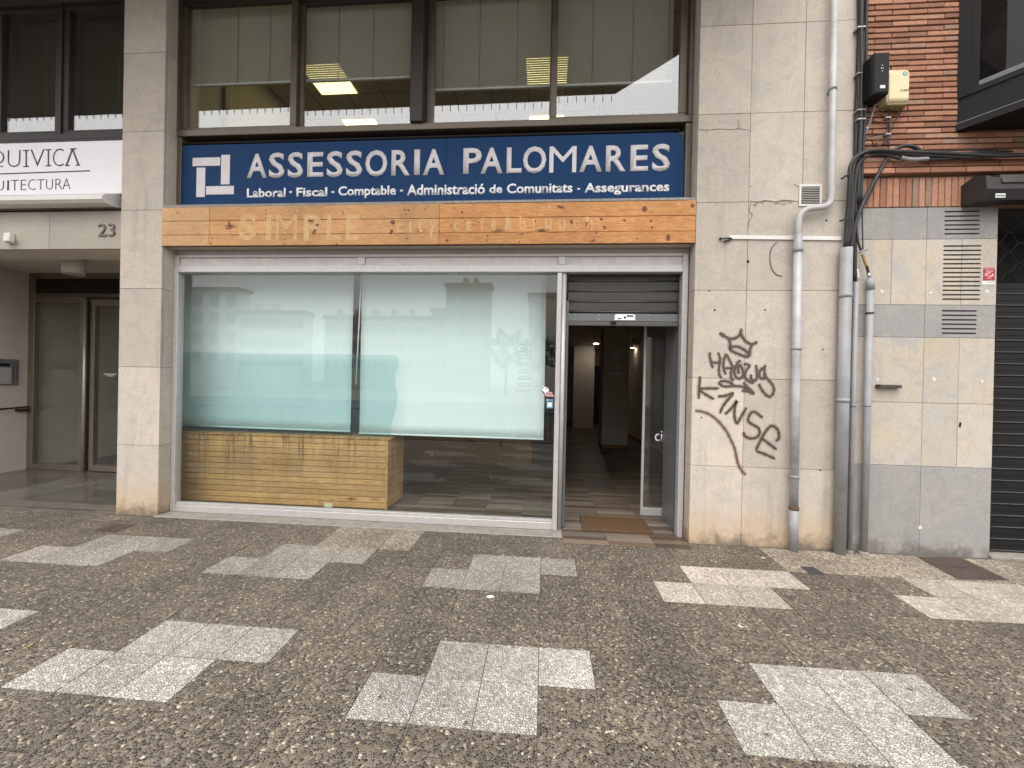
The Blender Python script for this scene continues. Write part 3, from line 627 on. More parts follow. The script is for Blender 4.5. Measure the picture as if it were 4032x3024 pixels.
# adjoining window bay on the left
lw_ = box('left_window', -9.2, PX0-0.003, 0.13, 0.30, 3.985, 4.045, 'bronze_dark', B, 0.003)
def lb(n, x0, x1, z0, z1, mat='bronze_dark', y0=0.17, y1=0.26, bv=0.003): return box(n, x0, x1, y0, y1, z0, z1, mat, lw_, bv)
lb('head', -9.2, PX0-0.003, 5.44, 5.60, 'bronze_dark', 0.12, 0.30)
for xa, xb in ((-7.48, -6.70), (-6.07, -5.300), (-5.258, -4.50)):
    lb('sash_rail', xa, xb, 4.046, 4.105); lb('sash_rail', xa, xb, 5.40, 5.439); lb('sash_stile', xa, xa+0.062, 4.1055, 5.3995); lb('sash_stile', xb-0.055, xb, 4.1055, 5.3995)
    lb('glass_pane', xa+0.061, xb-0.054, 4.104, 5.401, 'glass_up', 0.20, 0.206, 0)
lb('mullion', -6.698, -6.072, 4.046, 5.439); lb('mullion', -5.298, -5.26, 4.046, 5.439, 'bronze_dark', 0.15, 0.28); lb('mullion', -4.498, PX0-0.003, 4.046, 5.439)
venetian(-6.05, -5.31, 4.06, (-5.70,), 'closed brown venetian blind behind the far left dark window', 'slat_brown', 0.36, 5.45, 0.0235, -35)
venetian(-5.25, -4.40, 4.06, (-4.80,), 'closed brown venetian blind in the dark window next to the pillar', 'slat_brown', 0.36, 5.45, 0.0235, -35)
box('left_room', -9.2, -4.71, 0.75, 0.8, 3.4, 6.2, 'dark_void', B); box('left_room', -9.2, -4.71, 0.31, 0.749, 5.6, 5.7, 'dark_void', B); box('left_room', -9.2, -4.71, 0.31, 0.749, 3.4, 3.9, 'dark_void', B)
box('sign_recess', -9.2, PX0-0.003, 0.13, 0.30, 3.17, 3.984, 'bronze_dark', B)
# overhanging upper storey (above the picture, seen mirrored in the panes and felt as shade)
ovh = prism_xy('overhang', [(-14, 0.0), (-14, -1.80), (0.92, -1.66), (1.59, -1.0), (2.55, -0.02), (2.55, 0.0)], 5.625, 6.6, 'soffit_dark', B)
k = 0
x = -9.0
while x < 0.9:
    piece('drip_peg', 0.009, 0.009, 0.085, (x, -1.70+0.006*(x+9)/10, 5.588), 'bronze_dark', ovh, 0.0); x += 0.125
box('upper_facade', -14, XC[-1], 0.0315, 0.3, 6.61, 12, 'stone_lintel', B)

# ================================================================== SHOPFRONT
sf = box('shopfront', PX1+0.002, XC[0]-0.002, 0.155, 0.20, 2.742, 2.794, 'alu', B, 0.003)
def sb(n, x0, x1, z0, z1, mat='alu', y0=0.13, y1=0.21, bv=0.004): return box(n, x0, x1, y0, y1, z0, z1, mat, sf, bv)
sb('jamb', PX1+0.002, -3.846, 0.052, 2.741); sb('jamb', 1.286, 1.337, 0.040, 2.741); sb('jamb', 1.338, XC[0]-0.001, 0.04, 2.741, 'alu_dark', 0.16, 0.20)
sb('head_rail', -3.845, 1.285, 2.713, 2.741); sb('transom_rail', -3.845, 1.285, 2.556, 2.634)
sb('transom_bead', -3.845, 1.285, 2.5605, 2.585, 'alu', 0.122, 0.129, 0.002)
for x0, x1 in ((-1.909, -1.830), (0.110, 0.182)): sb('transom_post', x0, x1, 2.6345, 2.7125, 'alu', 0.132)
for x0, x1 in ((-3.845, -1.910), (-1.829, 0.109), (0.183, 1.285)): sb('transom_panel', x0, x1, 2.635, 2.7125, 'alu_panel', 0.150, 0.170, 0)
sb('mullion', 0.105, 0.150, 0.052, 2.5555); o = tube('mullion_column', [(0.172, 0.165, 0.05), (0.172, 0.165, 2.5555)], 0.024, 'alu', sf, 16)
sb('bottom_rail', -3.845, 0.104, 0.052, 0.122); sb('bottom_bead', -3.845, 0.104, 0.1225, 0.145, 'alu', 0.145, 0.20, 0.002)
sb('glass_pane', -3.846, 0.106, 0.144, 2.557, 'glass', 0.176, 0.184, 0)
sill = box('threshold', PX1-0.02, 0.20, -0.030, 0.21, -0.05, 0.0505, 'concrete', B, 0.006)
# shop interior shell
SX0, SX1, SY1, SZ1 = -4.6, 2.36, 11.2, 2.74
box('shop_wall', SX0-0.1, SX0, 0.451, SY1, -0.05, SZ1, 'wall_in', B); box('shop_wall', SX1, SX1+0.1, 0.46, SY1, -0.05, SZ1, 'wall_in', B); box('shop_wall', SX0, SX1, SY1, SY1+0.1, -0.05, SZ1, 'wall_in', B)
box('shop_wall', PX0, PX0+0.06, 0.206, 0.429, -0.05, SZ1, 'wall_in', B); box('shop_wall', SX0-0.1, PX0+0.06, 0.43, 0.45, -0.05, SZ1, 'wall_in', B); box('shop_ceiling', SX0-0.1, SX1+0.1, 0.605, SY1+0.1, SZ1, SZ1+0.1, 'wall_in', B)
box('skirting', SX1-0.012, SX1-0.001, 0.8, SY1, 0.062, 0.14, 'wood_trim', B)
sp = box('shop_pillar', 1.31, 1.88, 5.42, 5.95, 0.055, SZ1-0.001, 'wall_in', B); box('skirting', 1.300, 1.89, 5.41, 5.96, 0.056, 0.13, 'wood_trim', sp)
sp2 = box('shop_pillar', 0.95, 1.62, 9.6, 10.1, 0.055, SZ1-0.001, 'wall_in', B)
box('notice', 1.48, 1.72, 5.413, 5.4185, 2.05, 2.25, 'letter', sp); box('notice', 1.47, 1.70, 5.413, 5.4185, 1.66, 1.92, 'letter', sp); box('notice_bar', 1.47, 1.70, 5.409, 5.4125, 1.80, 1.815, 'black', sp)
box('back_door', 1.75, 2.2, 11.15, 11.199, 0.06, 2.15, 'bronze_dark', B); box('back_door', 0.2, 0.8, 11.15, 11.199, 0.06, 2.15, 'bronze_dark', B)
flo = struct(box('shop_floor', SX0, SX1, 0.212, SY1, -0.04, 0.050, 'joint'))
box('floor_edge', 0.205, 1.334, -0.052, 0.2115, -0.04, 0.0404, 'joint', flo)
SW, SD = 0.412, 0.0845; lst = []; cnt = 0
for i in range(-14, 5):
    x0 = 0.611+SW*i
    for j in range(-1, 132):
        y0 = -0.060+SD*j
        if y0 < 0.21 and not (x0+SW > 0.22 and x0 < 1.32): continue
        xa, xb = max(x0, SX0+0.002), min(x0+SW, SX1-0.002)
        if y0 < 0.21: xa, xb = max(xa, 0.205), min(xb, 1.334)
        if xb-xa < 0.03 or y0+SD > SY1: continue
        if x0 > -2.3 and y0 < 2.25 and cnt < 290 and x0 < 1.3:
            cnt += 1; piece('floor_strip', xb-xa-0.002, SD-0.002, 0.008, ((xa+xb)/2, y0+SD/2, 0.055 if y0 > 0.21 else 0.0445), 'strip', flo, 0.0008)
        else: lst.append((xa+0.001, xb-0.001, y0+0.001, y0+SD-0.001, 0.0505, 0.059))
boxes('floor_strip', lst, 'strip_i', flo, 'stuff')
# downlight in the shop ceiling
dl = thing('downlight', 'small round downlight glowing on the shop ceiling behind the open door', 'ceiling light', (1.57, 8.95, 2.74))
drum('lens', 1.57, 8.95, 2.728, 2.737, 0.06, 'down_glow', dl); drum('ring', 1.57, 8.95, 2.7375, 2.7395, 0.075, 'alu', dl)
wl = thing('wall_lamp', 'lit wall washer lamp high on the shop side wall', 'lamp', (2.3, 7.0, 2.5))
drum('shade', 2.28, 7.0, 2.45, 2.70, 0.05, 'alu', wl); drum('bulb', 2.28, 7.0, 2.443, 2.449, 0.04, 'wall_glow', wl)
# sliding glass door leaf and door pocket panel
sl = thing('sliding_door', 'aluminium framed glass sliding door leaf pushed open at the right of the doorway', 'door', (1.18, 0.69, 0.06))
box('stile', 1.071, 1.098, 0.675, 0.705, 0.065, 2.55, 'alu', sl, 0.003); box('bottom_rail', 1.099, 1.98, 0.675, 0.705, 0.065, 0.150, 'alu', sl, 0.003); box('glass_pane', 1.0985, 1.98, 0.686, 0.694, 0.1505, 2.5, 'glass_door', sl); box('top_rail', 1.071, 1.98, 0.675, 0.705, 2.551, 2.62, 'alu', sl, 0.003)
_a = fp(2240+640/1.885, 1260+845/1.885, .68); _b = fp(2240+694/1.885, 1260+902/1.885, .68)
text('door_lettering', 'ci', _a[0], _b[0], _b[1], fp(2580, 1260+822/1.885, .68)[1], 0.6855, 'letter_white', sl, 0.004, 0.001)
box('door_pocket', 1.292, 1.312, 0.212, 0.672, 0.061, 2.73, 'alu_dark', B, 0.002)
box('door_pocket', 1.10, 1.34, 0.30, 0.60, 2.60, 2.739, 'alu_dark', B)

# rolling shutter half way up over the door
sh = thing('roller_shutter', 'dark grey roller shutter pulled most of the way up over the doorway', 'roller shutter', (0.75, 0.24, 2.06))
for z0, z1 in ((2.494, 2.595), (2.394, 2.491), (2.291, 2.391), (2.189, 2.288)):
    box('slat', 0.215, 1.284, 0.235, 0.250, z0+0.016, z1, 'shutter', sh, 0.003); tube('slat_lip', [(0.215, 0.236, z0+0.008), (1.284, 0.236, z0+0.008)], 0.0085, 'shutter_lip', sh, 8)
bb = box('bottom_bar', 0.222, 1.284, 0.222, 0.252, 2.100, 2.177, 'shutter_bar', sh, 0.003); box('bottom_rail', 0.222, 1.284, 0.214, 0.256, 2.055, 2.096, 'shutter_lip', sh, 0.006, 2)
for k in range(5):
    for z in (2.118, 2.160): disc_xz('rivet', 0.285+k*0.24, z, 0.005, 0.005, 0.2215, 0.002, 'galv', sh, 8)
box('guide_rail', 0.200, 0.226, 0.215, 0.262, 0.061, 2.30, 'shutter_bar', sh, 0.003); box('guide_rail', 1.2845, 1.2915, 0.216, 0.262, 0.061, 2.55, 'shutter_bar', sh, 0.002)
_x0, _z1 = fp(2420, 1237, .22); _x1, _z0 = fp(2501, 1261, .22)
pl = prism_xz('lock_plate', [(_x0, _z0), (_x1, _z0), (_x1, _z1-.014), (_x1-.014, _z1), (_x0+.014, _z1), (_x0, _z1-.014)], 0.2165, 0.2215, 'letter_white', sh)
_c = (_x0+_x1)/2; disc_xz('keyhole', _c, _z0+0.026, 0.0105, 0.0105, 0.2162, 0.002, 'black', pl, 12)
for x in (_x0+0.010, _x1-0.010): disc_xz('plate_screw', x, _z0+0.028, 0.004, 0.004, 0.2162, 0.001, 'black', pl, 8)
box('plate_print', _c+0.018, _c+0.080, 0.2152, 0.2162, _z1-0.026, _z1-0.010, 'ink', pl); box('plate_print', _x0+0.03, _x0+0.065, 0.2152, 0.2162, _z0+0.010, _z0+0.020, 'ink', pl)
box('catch', 0.635, 0.690, 0.206, 0.2135, 2.068, 2.100, 'black', sh, 0.003)
# doormat
dm = thing('doormat', 'brown coir doormat lying just inside the open door', 'doormat', (0.74, 0.35, 0.06)); box('coir', 0.405, 1.075, 0.150, 0.558, 0.050, 0.072, 'mat_coir', dm, 0.004)

# ---- counter behind the glass
ct = thing('wooden_counter', 'low pine plank counter standing behind the shop window', 'counter', (-2.9, 0.55, 0.06))
CY = 0.445; cx1 = fp(1523, 2011, CY)[0]; ctz = fp(1540, 1729, CY)[1]-0.014
nb = 12; bh = (ctz-0.075)/nb
box('core', -4.35, cx1-0.021, CY+0.021, CY+0.50, 0.062, ctz, 'wood_trim', ct)
for k in range(nb):
    z0 = 0.075+bh*k; piece('plank', cx1-0.022+4.35, 0.018, bh-0.006, ((cx1-0.022-4.35)/2, CY+0.009+random.uniform(-.001, .001), z0+bh/2), 'counter_wood', ct, 0.003)
    piece('plank', 0.018, 0.48, bh-0.004, (cx1-0.009, CY+0.261, z0+bh/2), 'counter_wood', ct, 0.003)
box('corner_trim', cx1-0.021, cx1+0.001, CY-0.003, CY+0.018, 0.070, ctz, 'counter_wood', ct, 0.002); box('worktop', -4.35, cx1+0.02, CY-0.008, CY+0.52, ctz+0.001, ctz+0.026, 'counter_wood', ct, 0.004)
_x, _z = fp(1292, 1991, CY-.01); box('paper_tag', _x-0.045, _x+0.045, CY-0.006, CY-0.002, 0.070, 0.115, 'cream', ct)
pk = thing('socket_plate', 'small white socket plate low on the wall inside the shop', 'socket', (-1.0, 3.1, 0.3))
box('low_unit', -2.6, -0.2, 3.2, 3.5, 0.06, 0.62, 'wood_trim', tag(thing('low_cabinet', 'low brown cabinet at the back of the shop seen under the right blind', 'cabinet', (-1.4, 3.35, 0.06)), 'low brown cabinet at the back of the shop seen under the right blind', 'cabinet'))
_x, _z = fp(1500+265/1.327, 950+1113/1.327, 3.19); box('plate', _x-0.04, _x+0.04, 3.192, 3.1985, _z-0.04, _z+0.04, 'plastic_white', pk, 0.002)
# translucent teal screen standing on the counter
ts = [fp(600+a/1.3273, 900+b/1.3273, 0.462) for a, b in [(60, 645), (1040, 658), (1262, 662), (1282, 672), (1288, 690), (1284, 730), (1268, 760), (1272, 830), (1282, 880), (1275, 930), (1262, 980), (1250, 1020), (1246, 1090)]]
zb = ctz+0.0265; ts = [(max(x, -4.1), z) for x, z in ts]; ts[-1] = (ts[-1][0], zb); ts.append((-4.1, zb))
tag(prism_xz('plastic_screen', ts, 0.460, 0.4635, 'teal_screen'), 'pale teal translucent screen standing on the wooden counter in front of the blinds', 'screen')
# roller blinds
BY = 0.56
def rblind(p, label):
    q = [fp(x, y, BY) for x, y in p]; t = thing('roller_blind', label, 'blind', ((q[0][0]+q[1][0])/2, BY, q[2][1]))
    V, F = [], []; nx, nz = 24, 16
    for j in range(nz+1):
        for i in range(nx+1):
            a, b = i/nx, j/nz; x = (q[0][0]*(1-a)+q[1][0]*a)*(1-b)+(q[3][0]*(1-a)+q[2][0]*a)*b; z = (q[0][1]*(1-a)+q[1][1]*a)*(1-b)+(q[3][1]*(1-a)+q[2][1]*a)*b
            V.append((x, BY+0.004*math.sin(a*7+b*2)*b+0.002*math.sin(b*9), z))
    for j in range(nz):
        for i in range(nx): n = j*(nx+1)+i; F.append((n, n+nx+1, n+nx+2, n+1))
    o = mk('fabric', V, F, 'blind', t, True); md = o.modifiers.new('thick', 'SOLIDIFY'); md.thickness = 0.0015
    tube('hem_bar', [(q[3][0], BY, q[3][1]), (q[2][0], BY, q[2][1])], 0.009, 'blind', t, 8); tube('roller', [(q[0][0], BY+0.03, q[0][1]+0.06), (q[1][0], BY+0.03, q[1][1]+0.06)], 0.028, 'blind', t, 12)
    return t
rb1 = rblind([(660, 1052), (1394, 1052), (1379, 1699), (655, 1672)], 'white roller blind lowered behind the left part of the shop window')
rb2 = rblind([(1426, 1052), (2153, 1052), (2140, 1730), (1414, 1706)], 'white roller blind lowered behind the right part of the shop window')
_p = [fp(600+a/1.3273, 900+b/1.3273, .5) for a, b in [(1091, 240), (1080, 500), (1063, 812)]]
tag(tube('blind_rod', [(x, .5, z) for x, z in _p], 0.006, 'letter_white', None, 8), 'thin white blind rod hanging in the gap between the two roller blinds', 'rod')
# opening hours print on the pane
hp = thing('opening_hours', 'faint grey opening hours lettering on the right of the shop glass', 'lettering', (-0.1, 0.175, 1.4))
def cz(a, b, Y): return fp(1990+a/5.185, 1320+b/5.185, Y)
_a = cz(250, 125, .175); _b = cz(545, 200, .175)
text('heading', 'HORARI', _a[0], _b[0], _b[1], _a[1], 0.1755, 'faint_print', hp, 0.0, 0.0)
for y, w, h in [(285, 150, 28), (335, 290, 30), (425, 155, 30), (472, 285, 30), (565, 180, 30), (615, 285, 32), (710, 120, 32), (755, 290, 30), (848, 200, 30), (895, 290, 30), (985, 350, 30), (1035, 290, 34), (1130, 370, 30)]:
    n_ = max(3, int(w/38))
    for k in range(n_):
        a = cz(390-w/2+w*k/n_, y-h/2, .175); b = cz(390-w/2+w*(k+0.78)/n_, y+h/2, .175)
        mk('print_line', [(a[0], .1755, b[1]), (b[0], .1755, b[1]), (b[0], .1755, a[1]), (a[0], .1755, a[1])], [(0, 1, 2, 3)], 'faint_print', hp)
# stickers on the pane
def c8(a, b): return fp(2120+a/11.85, 1500+b/11.85, .174)
pet = thing('pet_sticker', 'white dog shaped sticker with red lettering on the edge of the shop glass', 'sticker', (0.02, 0.175, 1.3))
prism_xz('dog_shape', [c8(*q) for q in [(140, 460), (200, 380), (205, 260), (250, 235), (300, 280), (400, 290), (455, 350), (500, 440), (470, 500), (360, 540), (350, 650), (310, 665), (220, 600), (135, 510)]], 0.1735, 0.1755, 'letter_white', pet)
prism_xz('collar', [c8(*q) for q in [(150, 450), (185, 450), (330, 600), (310, 645), (250, 610), (150, 500)]], 0.1725, 0.1733, 'black', pet)
prism_xz('ear', [c8(*q) for q in [(220, 290), (255, 270), (265, 330), (240, 375)]], 0.1725, 0.1733, 'alu_dark', pet); prism_xz('muzzle', [c8(*q) for q in [(320, 345), (410, 340), (380, 380), (340, 375)]], 0.1725, 0.1733, 'black', pet)
prism_xz('banner', [c8(*q) for q in [(350, 690), (380, 520), (610, 515), (650, 560), (660, 640), (725, 655), (705, 735), (350, 715)]], 0.1735, 0.1755, 'pink', pet)
_a, _b = c8(375, 535), c8(630, 630); text('lettering', 'Pet', _a[0], _b[0], _b[1], _a[1], 0.1732, 'red', pet, 0.02, 0.0008)
_a, _b = c8(380, 665), c8(690, 705); box('small_print', _a[0], _b[0], 0.1722, 0.1732, _b[1]+.002, _a[1]-.002, 'red', pet)
bs = thing('blue_sticker', 'small blue and white square sticker under the dog sticker', 'sticker', (0.06, 0.175, 1.2))
_a, _b = c8(380, 850), c8(675, 1275); box('backing', _a[0], _b[0], 0.1738, 0.1755, _b[1], _a[1], 'sticker_blue', bs)
_a, _b = c8(395, 925), c8(670, 985); box('band', _a[0], _b[0], 0.1730, 0.1736, _b[1], _a[1], 'sticker_navy', bs)
_a, _b = c8(430, 1000), c8(630, 1210); box('white_field', _a[0], _b[0], 0.1730, 0.1736, _b[1], _a[1], 'letter_white', bs)
_a, _b = c8(400, 870), c8(450, 910); box('corner_mark', _a[0], _b[0], 0.1730, 0.1736, _b[1], _a[1], 'letter_white', bs)

# ================================================================== SIGNS
fa = thing('wooden_fascia', 'orange pine plank fascia board with faded lettering above the shopfront', 'fascia', (-1.27, 0.0, 2.785))
Zf = [2.786, 2.896, 3.036, 3.174]; Xf = [PX1+0.002, fp(824, 900, -.01)[0], fp(1729, 900, -.01)[0], XC[0]-0.004]
for r_ in range(3):
    for c_ in range(3):
        piece('plank', Xf[c_+1]-Xf[c_]-0.003, 0.020, Zf[r_+1]-Zf[r_]-0.003, ((Xf[c_]+Xf[c_+1])/2, -0.002+random.uniform(-.0015, .0015)*(1 if c_ else 0.5), (Zf[r_]+Zf[r_+1])/2), ('pine_pale', 'pine', 'pine_dark')[c_], fa, 0.0022)
box('backing', Xf[0], Xf[3], 0.010, 0.039, 2.790, 3.172, 'hole', fa)
def f6(a, b): return fp(640+a/2.087, 780+b/2.087, -.012)
def f7(a, b): return fp(1650+a/1.9928, 760+b/1.9928, -.012)
for s_, a0, a1 in (('S', 635, 770), ('I', 855, 895), ('M', 935, 1105), ('P', 1165, 1300), ('L', 1350, 1465), ('E', 1510, 1615)):
    a = f6(a0, 135); b = f6(a1, 348); text('faded_letter', s_, a[0], b[0], b[1], a[1], -0.0142, 'ghost', fa, 0.03, 0.0)
for s_, a0, a1, b0, b1 in (('c', 1925, 1970, 200, 285), ('i', 2030, 2045, 172, 282), ('t', 2100, 2140, 180, 280)):
    a = f6(a0, b0); b = f6(a1, b1); text('faded_letter', s_, a[0], b[0], b[1], a[1], -0.0142, 'ghost', fa, 0.03, 0.0)
for s_, a0, a1, b0, b1 in (('y', 80, 140, 225, 330), ('c', 272, 318, 228, 300), ('a', 370, 415, 225, 296), ('f', 483, 510, 195, 298), ('e', 565, 605, 215, 298), ('&', 672, 735, 190, 295), ('b', 790, 838, 185, 295), ('r', 893, 935, 207, 290), ('u', 990, 1040, 205, 285), ('n', 1100, 1147, 207, 285), ('c', 1212, 1258, 207, 288), ('h', 1312, 1365, 185, 275)):
    a = f7(a0, b0); b = f7(a1, b1); text('faded_letter', s_, a[0], b[0], b[1], a[1], -0.0142, 'ghost', fa, 0.03, 0.0)
for a, b, rx, rz, an, F_ in [(1893, 198, 20, 17, 0, f6), (1880, 278, 13, 22, -.4, f6), (1245, 278, 11, 26, -.5, f6), (1272, 222, 16, 12, .3, f6), (1215, 187, 26, 10, -.2, f6), (548, 212, 7, 26, .05, f6), (545, 250, 28, 5, 0, f6), (338, 152, 9, 12, 0, f7), (221, 373, 13, 11, 0, f7), (808, 322, 14, 7, .6, f7), (1770, 125, 20, 24, .2, f7), (1430, 205, 10, 12, .4, f7), (1365, 375, 20, 9, .3, f7), (1955, 350, 16, 26, 0, f7), (1110, 110, 30, 11, -.2, f7), (1820, 215, 8, 9, 0, f7), (1828, 270, 8, 9, 0, f7), (1612, 215, 10, 7, 0, f7), (1390, 312, 10, 6, .7, f7), (1195, 225, 9, 16, .5, f7), (2145, 100, 14, 16, 0, f7), (1455, 270, 9, 14, .6, f7)]:
    x, z = F_(a, b); k = 1.0/2.087*3.82/1600*1.05; disc_xz('knot', x, z, rx*k, rz*k, -0.0135, 0.0012, 'knot', fa, 14, an)
for a, b, F_, mt in [(125, 120, f6, 'hole'), (410, 330, f6, 'hole'), (402, 374, f6, 'hole'), (852, 132, f6, 'hole'), (850, 163, f6, 'hole'), (848, 98, f6, 'hole'), (1110, 108, f6, 'screw'), (1477, 110, f6, 'hole'), (1484, 128, f6, 'hole'), (1012, 336, f6, 'hole'), (1003, 379, f6, 'hole'), (1430, 380, f6, 'hole'), (1990, 98, f6, 'hole'), (2025, 103, f6, 'hole'), (2001, 132, f6, 'hole'), (2008, 332, f6, 'hole'), (2156, 91, f6, 'screw'), (1225, 153, f6, 'screw'), (1005, 283, f6, 'screw'), (46, 127, f7, 'screw'), (98, 345, f7, 'screw'), (276, 119, f7, 'hole'), (1025, 108, f7, 'screw'), (2035, 85, f7, 'screw'), (537, 338, f7, 'hole'), (531, 372, f7, 'hole'), (790, 382, f7, 'hole'), (207, 408, f7, 'hole'), (1708, 357, f7, 'hole'), (157, 300, f7, 'hole')]:
    x, z = F_(a, b); disc_xz('screw', x, z, 0.0065, 0.0065, -0.0135, 0.0014, mt, fa, 8)

bsn = thing('blue_sign', 'blue illuminated sign box with white ASSESSORIA PALOMARES lettering above the fascia', 'sign', (-1.27, 0.15, 3.26))
def b2(a, b, Y=.149): return fp(600+a/1.843, b/1.843, Y)
def b3(a, b, Y=.149): return fp(1600+a/1.843, b/1.843, Y)
sx0, sx1, sz0, sz1 = -3.836, 1.278, 3.262, 3.894
out = [(sx0, sz0), (sx1-0.02, sz0), (sx1-0.006, sz0+0.006), (sx1, sz0+0.02), (sx1, sz1-0.09), (sx1-0.018, sz1-0.035), (sx1-0.05, sz1-0.008), (sx1-0.09, sz1), (sx0, sz1)]
xm = b2(2128, 1200)[0]
prism_xz('face_panel', [q for q in out if q[0] < xm]+[(xm-0.002, sz1), (xm-0.002, sz0)] if False else [(sx0, sz0), (xm-0.0015, sz0), (xm-0.0015, sz1), (sx0, sz1)], 0.150, 0.158, 'blue', bsn)
prism_xz('face_panel', [(xm+0.0015, sz0)]+out[1:-1]+[(xm+0.0015, sz1)], 0.150, 0.158, 'blue', bsn)
box('box_body', sx0-0.004, sx1+0.002, 0.160, 0.298, sz0-0.02, sz1+0.012, 'bronze_dark', bsn, 0.004); tube('top_trim', [(sx0, 0.152, sz1+0.018), (sx1-0.05, 0.152, sz1+0.018)], 0.014, 'black', bsn, 8)
box('bottom_trim', sx0, sx1-0.03, 0.140, 0.158, sz0-0.014, sz0-0.001, 'bronze', bsn, 0.002)
LC2 = {'A': (690, 830), 'S1': (848, 958), 'S2': (985, 1093), 'E': (1127, 1240), 'S3': (1268, 1380), 'S4': (1408, 1522), 'O': (1548, 1703), 'R': (1737, 1868), 'I': (1902, 1940), 'A2': (1967, 2118)}
def zt2(a): return fp(600+a/1.843, (1118-(a-690)*0.0262)/1.843, .149)[1]
for k, (a0, a1) in LC2.items():
    yt = 1118-(a0-690)*0.0262; yb = 1290-(a0-690)*0.0165
    a = b2(a0, yt); b = b2(a1, yb); ov = 0.006 if k[0] in 'SO' else 0.0
    text('raised_letter', k[0], a[0], b[0], b[1]-ov, a[1]+ov, 0.1497, 'letter', bsn, 0.022, 0.004)
for k, (a0, a1) in {'P': (415, 545), 'A': (543, 697), 'L': (730, 835), 'O': (848, 1013), 'M': (1040, 1232), 'A2': (1257, 1418), 'R': (1450, 1590), 'E': (1628, 1752), 'S': (1785, 1912)}.items():
    yt = 1077-(a0-415)*0.0190; yb = 1260-(a0-415)*0.0160
    a = b3(a0, yt); b = b3(a1, yb); ov = 0.006 if k[0] in 'SO' else 0.0
    text('raised_letter', k[0], a[0], b[0], b[1]-ov, a[1]+ov, 0.1497, 'letter', bsn, 0.022, 0.004)
for wd, F_, a0, a1, yt, yb, asc in [('Laboral', b2, 686, 966, 1368, 1430, 0), ('-', b2, 993, 1013, 1388, 1400, 0), ('Fiscal', b2, 1045, 1268, 1362, 1425, 0), ('-', b2, 1299, 1320, 1388, 1400, 0), ('Comptable', b2, 1350, 1767, 1352, 1435, 0), ('-', b2, 1797, 1818, 1378, 1390, 0),
        ('Administració', b3, 5, 570, 1340, 1410, 0), ('de', b3, 603, 696, 1340, 1402, 0), ('Comunitats', b3, 730, 1205, 1332, 1398, 0), ('-', b3, 1240, 1262, 1365, 1377, 0), ('Assegurances', b3, 1293, 1908, 1328, 1410, 0)]:
    a = F_(a0, yt); b = F_(a1, yb); text('small_lettering', wd, a[0], b[0], b[1], a[1], 0.1497, 'letter_white', bsn, 0.028, 0.001)
for q in ([(292, 1148), (493, 1140), (494, 1200), (293, 1210)], [(498, 1125), (563, 1123), (563, 1338), (500, 1340)], [(320, 1218), (383, 1216), (385, 1430), (321, 1432)], [(390, 1353), (592, 1348), (592, 1410), (390, 1414)]):
    P = [b2(*c) for c in q]; xs = sorted(p_[0] for p_ in P); zs = sorted(p_[1] for p_ in P)
    box('emblem_bar', (xs[0]+xs[1])/2, (xs[2]+xs[3])/2, 0.1457, 0.1497, (zs[0]+zs[1])/2, (zs[2]+zs[3])/2, 'letter', bsn, 0.0015)

ws = thing('white_sign', 'white sign with thin dark lettering above the entrance of number 23', 'sign', (-6, 0.03, 3.34))
box('panel', -9.1, PX0-0.02, 0.030, 0.12, 3.345, 3.895, 'sign_white', ws, 0.003)
def wA(a, b): return fp(a/1.659, b/1.659, .029)
for s_, a0, a1, y0, y1 in (('Q', -75, 28, 985, 1090), ('U', 52, 132, 982, 1090), ('V', 200, 290, 977, 1088), ('C', 347, 415, 972, 1085)):
    a = wA(a0, y0); b = wA(a1, y1); text('lettering', s_, a[0], b[0], b[1], a[1], 0.0295, 'ink', ws, -0.022, 0.002)
for q in ([(167, 980), (176, 980), (176, 1092), (167, 1092)], [(152, 980), (190, 979), (190, 986), (152, 987)], [(152, 1085), (190, 1084), (190, 1091), (152, 1092)], [(312, 975), (321, 975), (321, 1087), (312, 1087)], [(298, 975), (335, 974), (335, 981), (298, 982)], [(298, 1080), (335, 1079), (335, 1086), (298, 1087)], [(428, 1082), (468, 975), (478, 975), (440, 1082)], [(470, 975), (480, 975), (520, 1080), (508, 1080)], [(460, 970), (498, 968), (498, 976), (460, 978)], [(425, 1078), (455, 1077), (455, 1084), (425, 1085)], [(495, 1076), (524, 1075), (524, 1082), (495, 1083)]):
    prism_xz('lettering', [wA(*c) for c in q], 0.0275, 0.0295, 'ink', ws)
prism_xz('underline', [wA(*c) for c in [(-260, 1142), (587, 1112), (587, 1119), (-260, 1149)]], 0.0275, 0.0295, 'ink', ws)
for s_, a0, a1, y0, y1 in (('U', -35, 25, 1180, 1245), ('I', 48, 58, 1178, 1242), ('T', 72, 122, 1176, 1242), ('E', 137, 172, 1175, 1240), ('C', 185, 232, 1172, 1240), ('T', 243, 290, 1172, 1238), ('U', 302, 345, 1170, 1237), ('R', 363, 405, 1169, 1236), ('A', 410, 460, 1167, 1235)):
    a = wA(a0, y0); b = wA(a1, y1); text('lettering', s_, a[0], b[0], b[1], a[1], 0.0295, 'ink', ws, -0.022, 0.002)
ab = thing('awning_cassette', 'closed white awning cassette under the white sign', 'awning', (-6, -0.05, 3.2))
zc = 3.25; prof = [(0.06, zc-0.06), (-0.10, zc-0.055), (-0.128, zc-0.03), (-0.128, zc+0.0), (-0.10, zc+0.03), (0.0, zc+0.075), (0.06, zc+0.08)]
n = len(prof); xa, xb = -9.1, -4.425
V = [(xa, y, z) for y, z in prof]+[(xb, y, z) for y, z in prof]; F = [tuple(range(n-1, -1, -1)), tuple(range(n, 2*n))]+[(i, i+n, (i+1) % n+n, (i+1) % n) for i in range(n)]
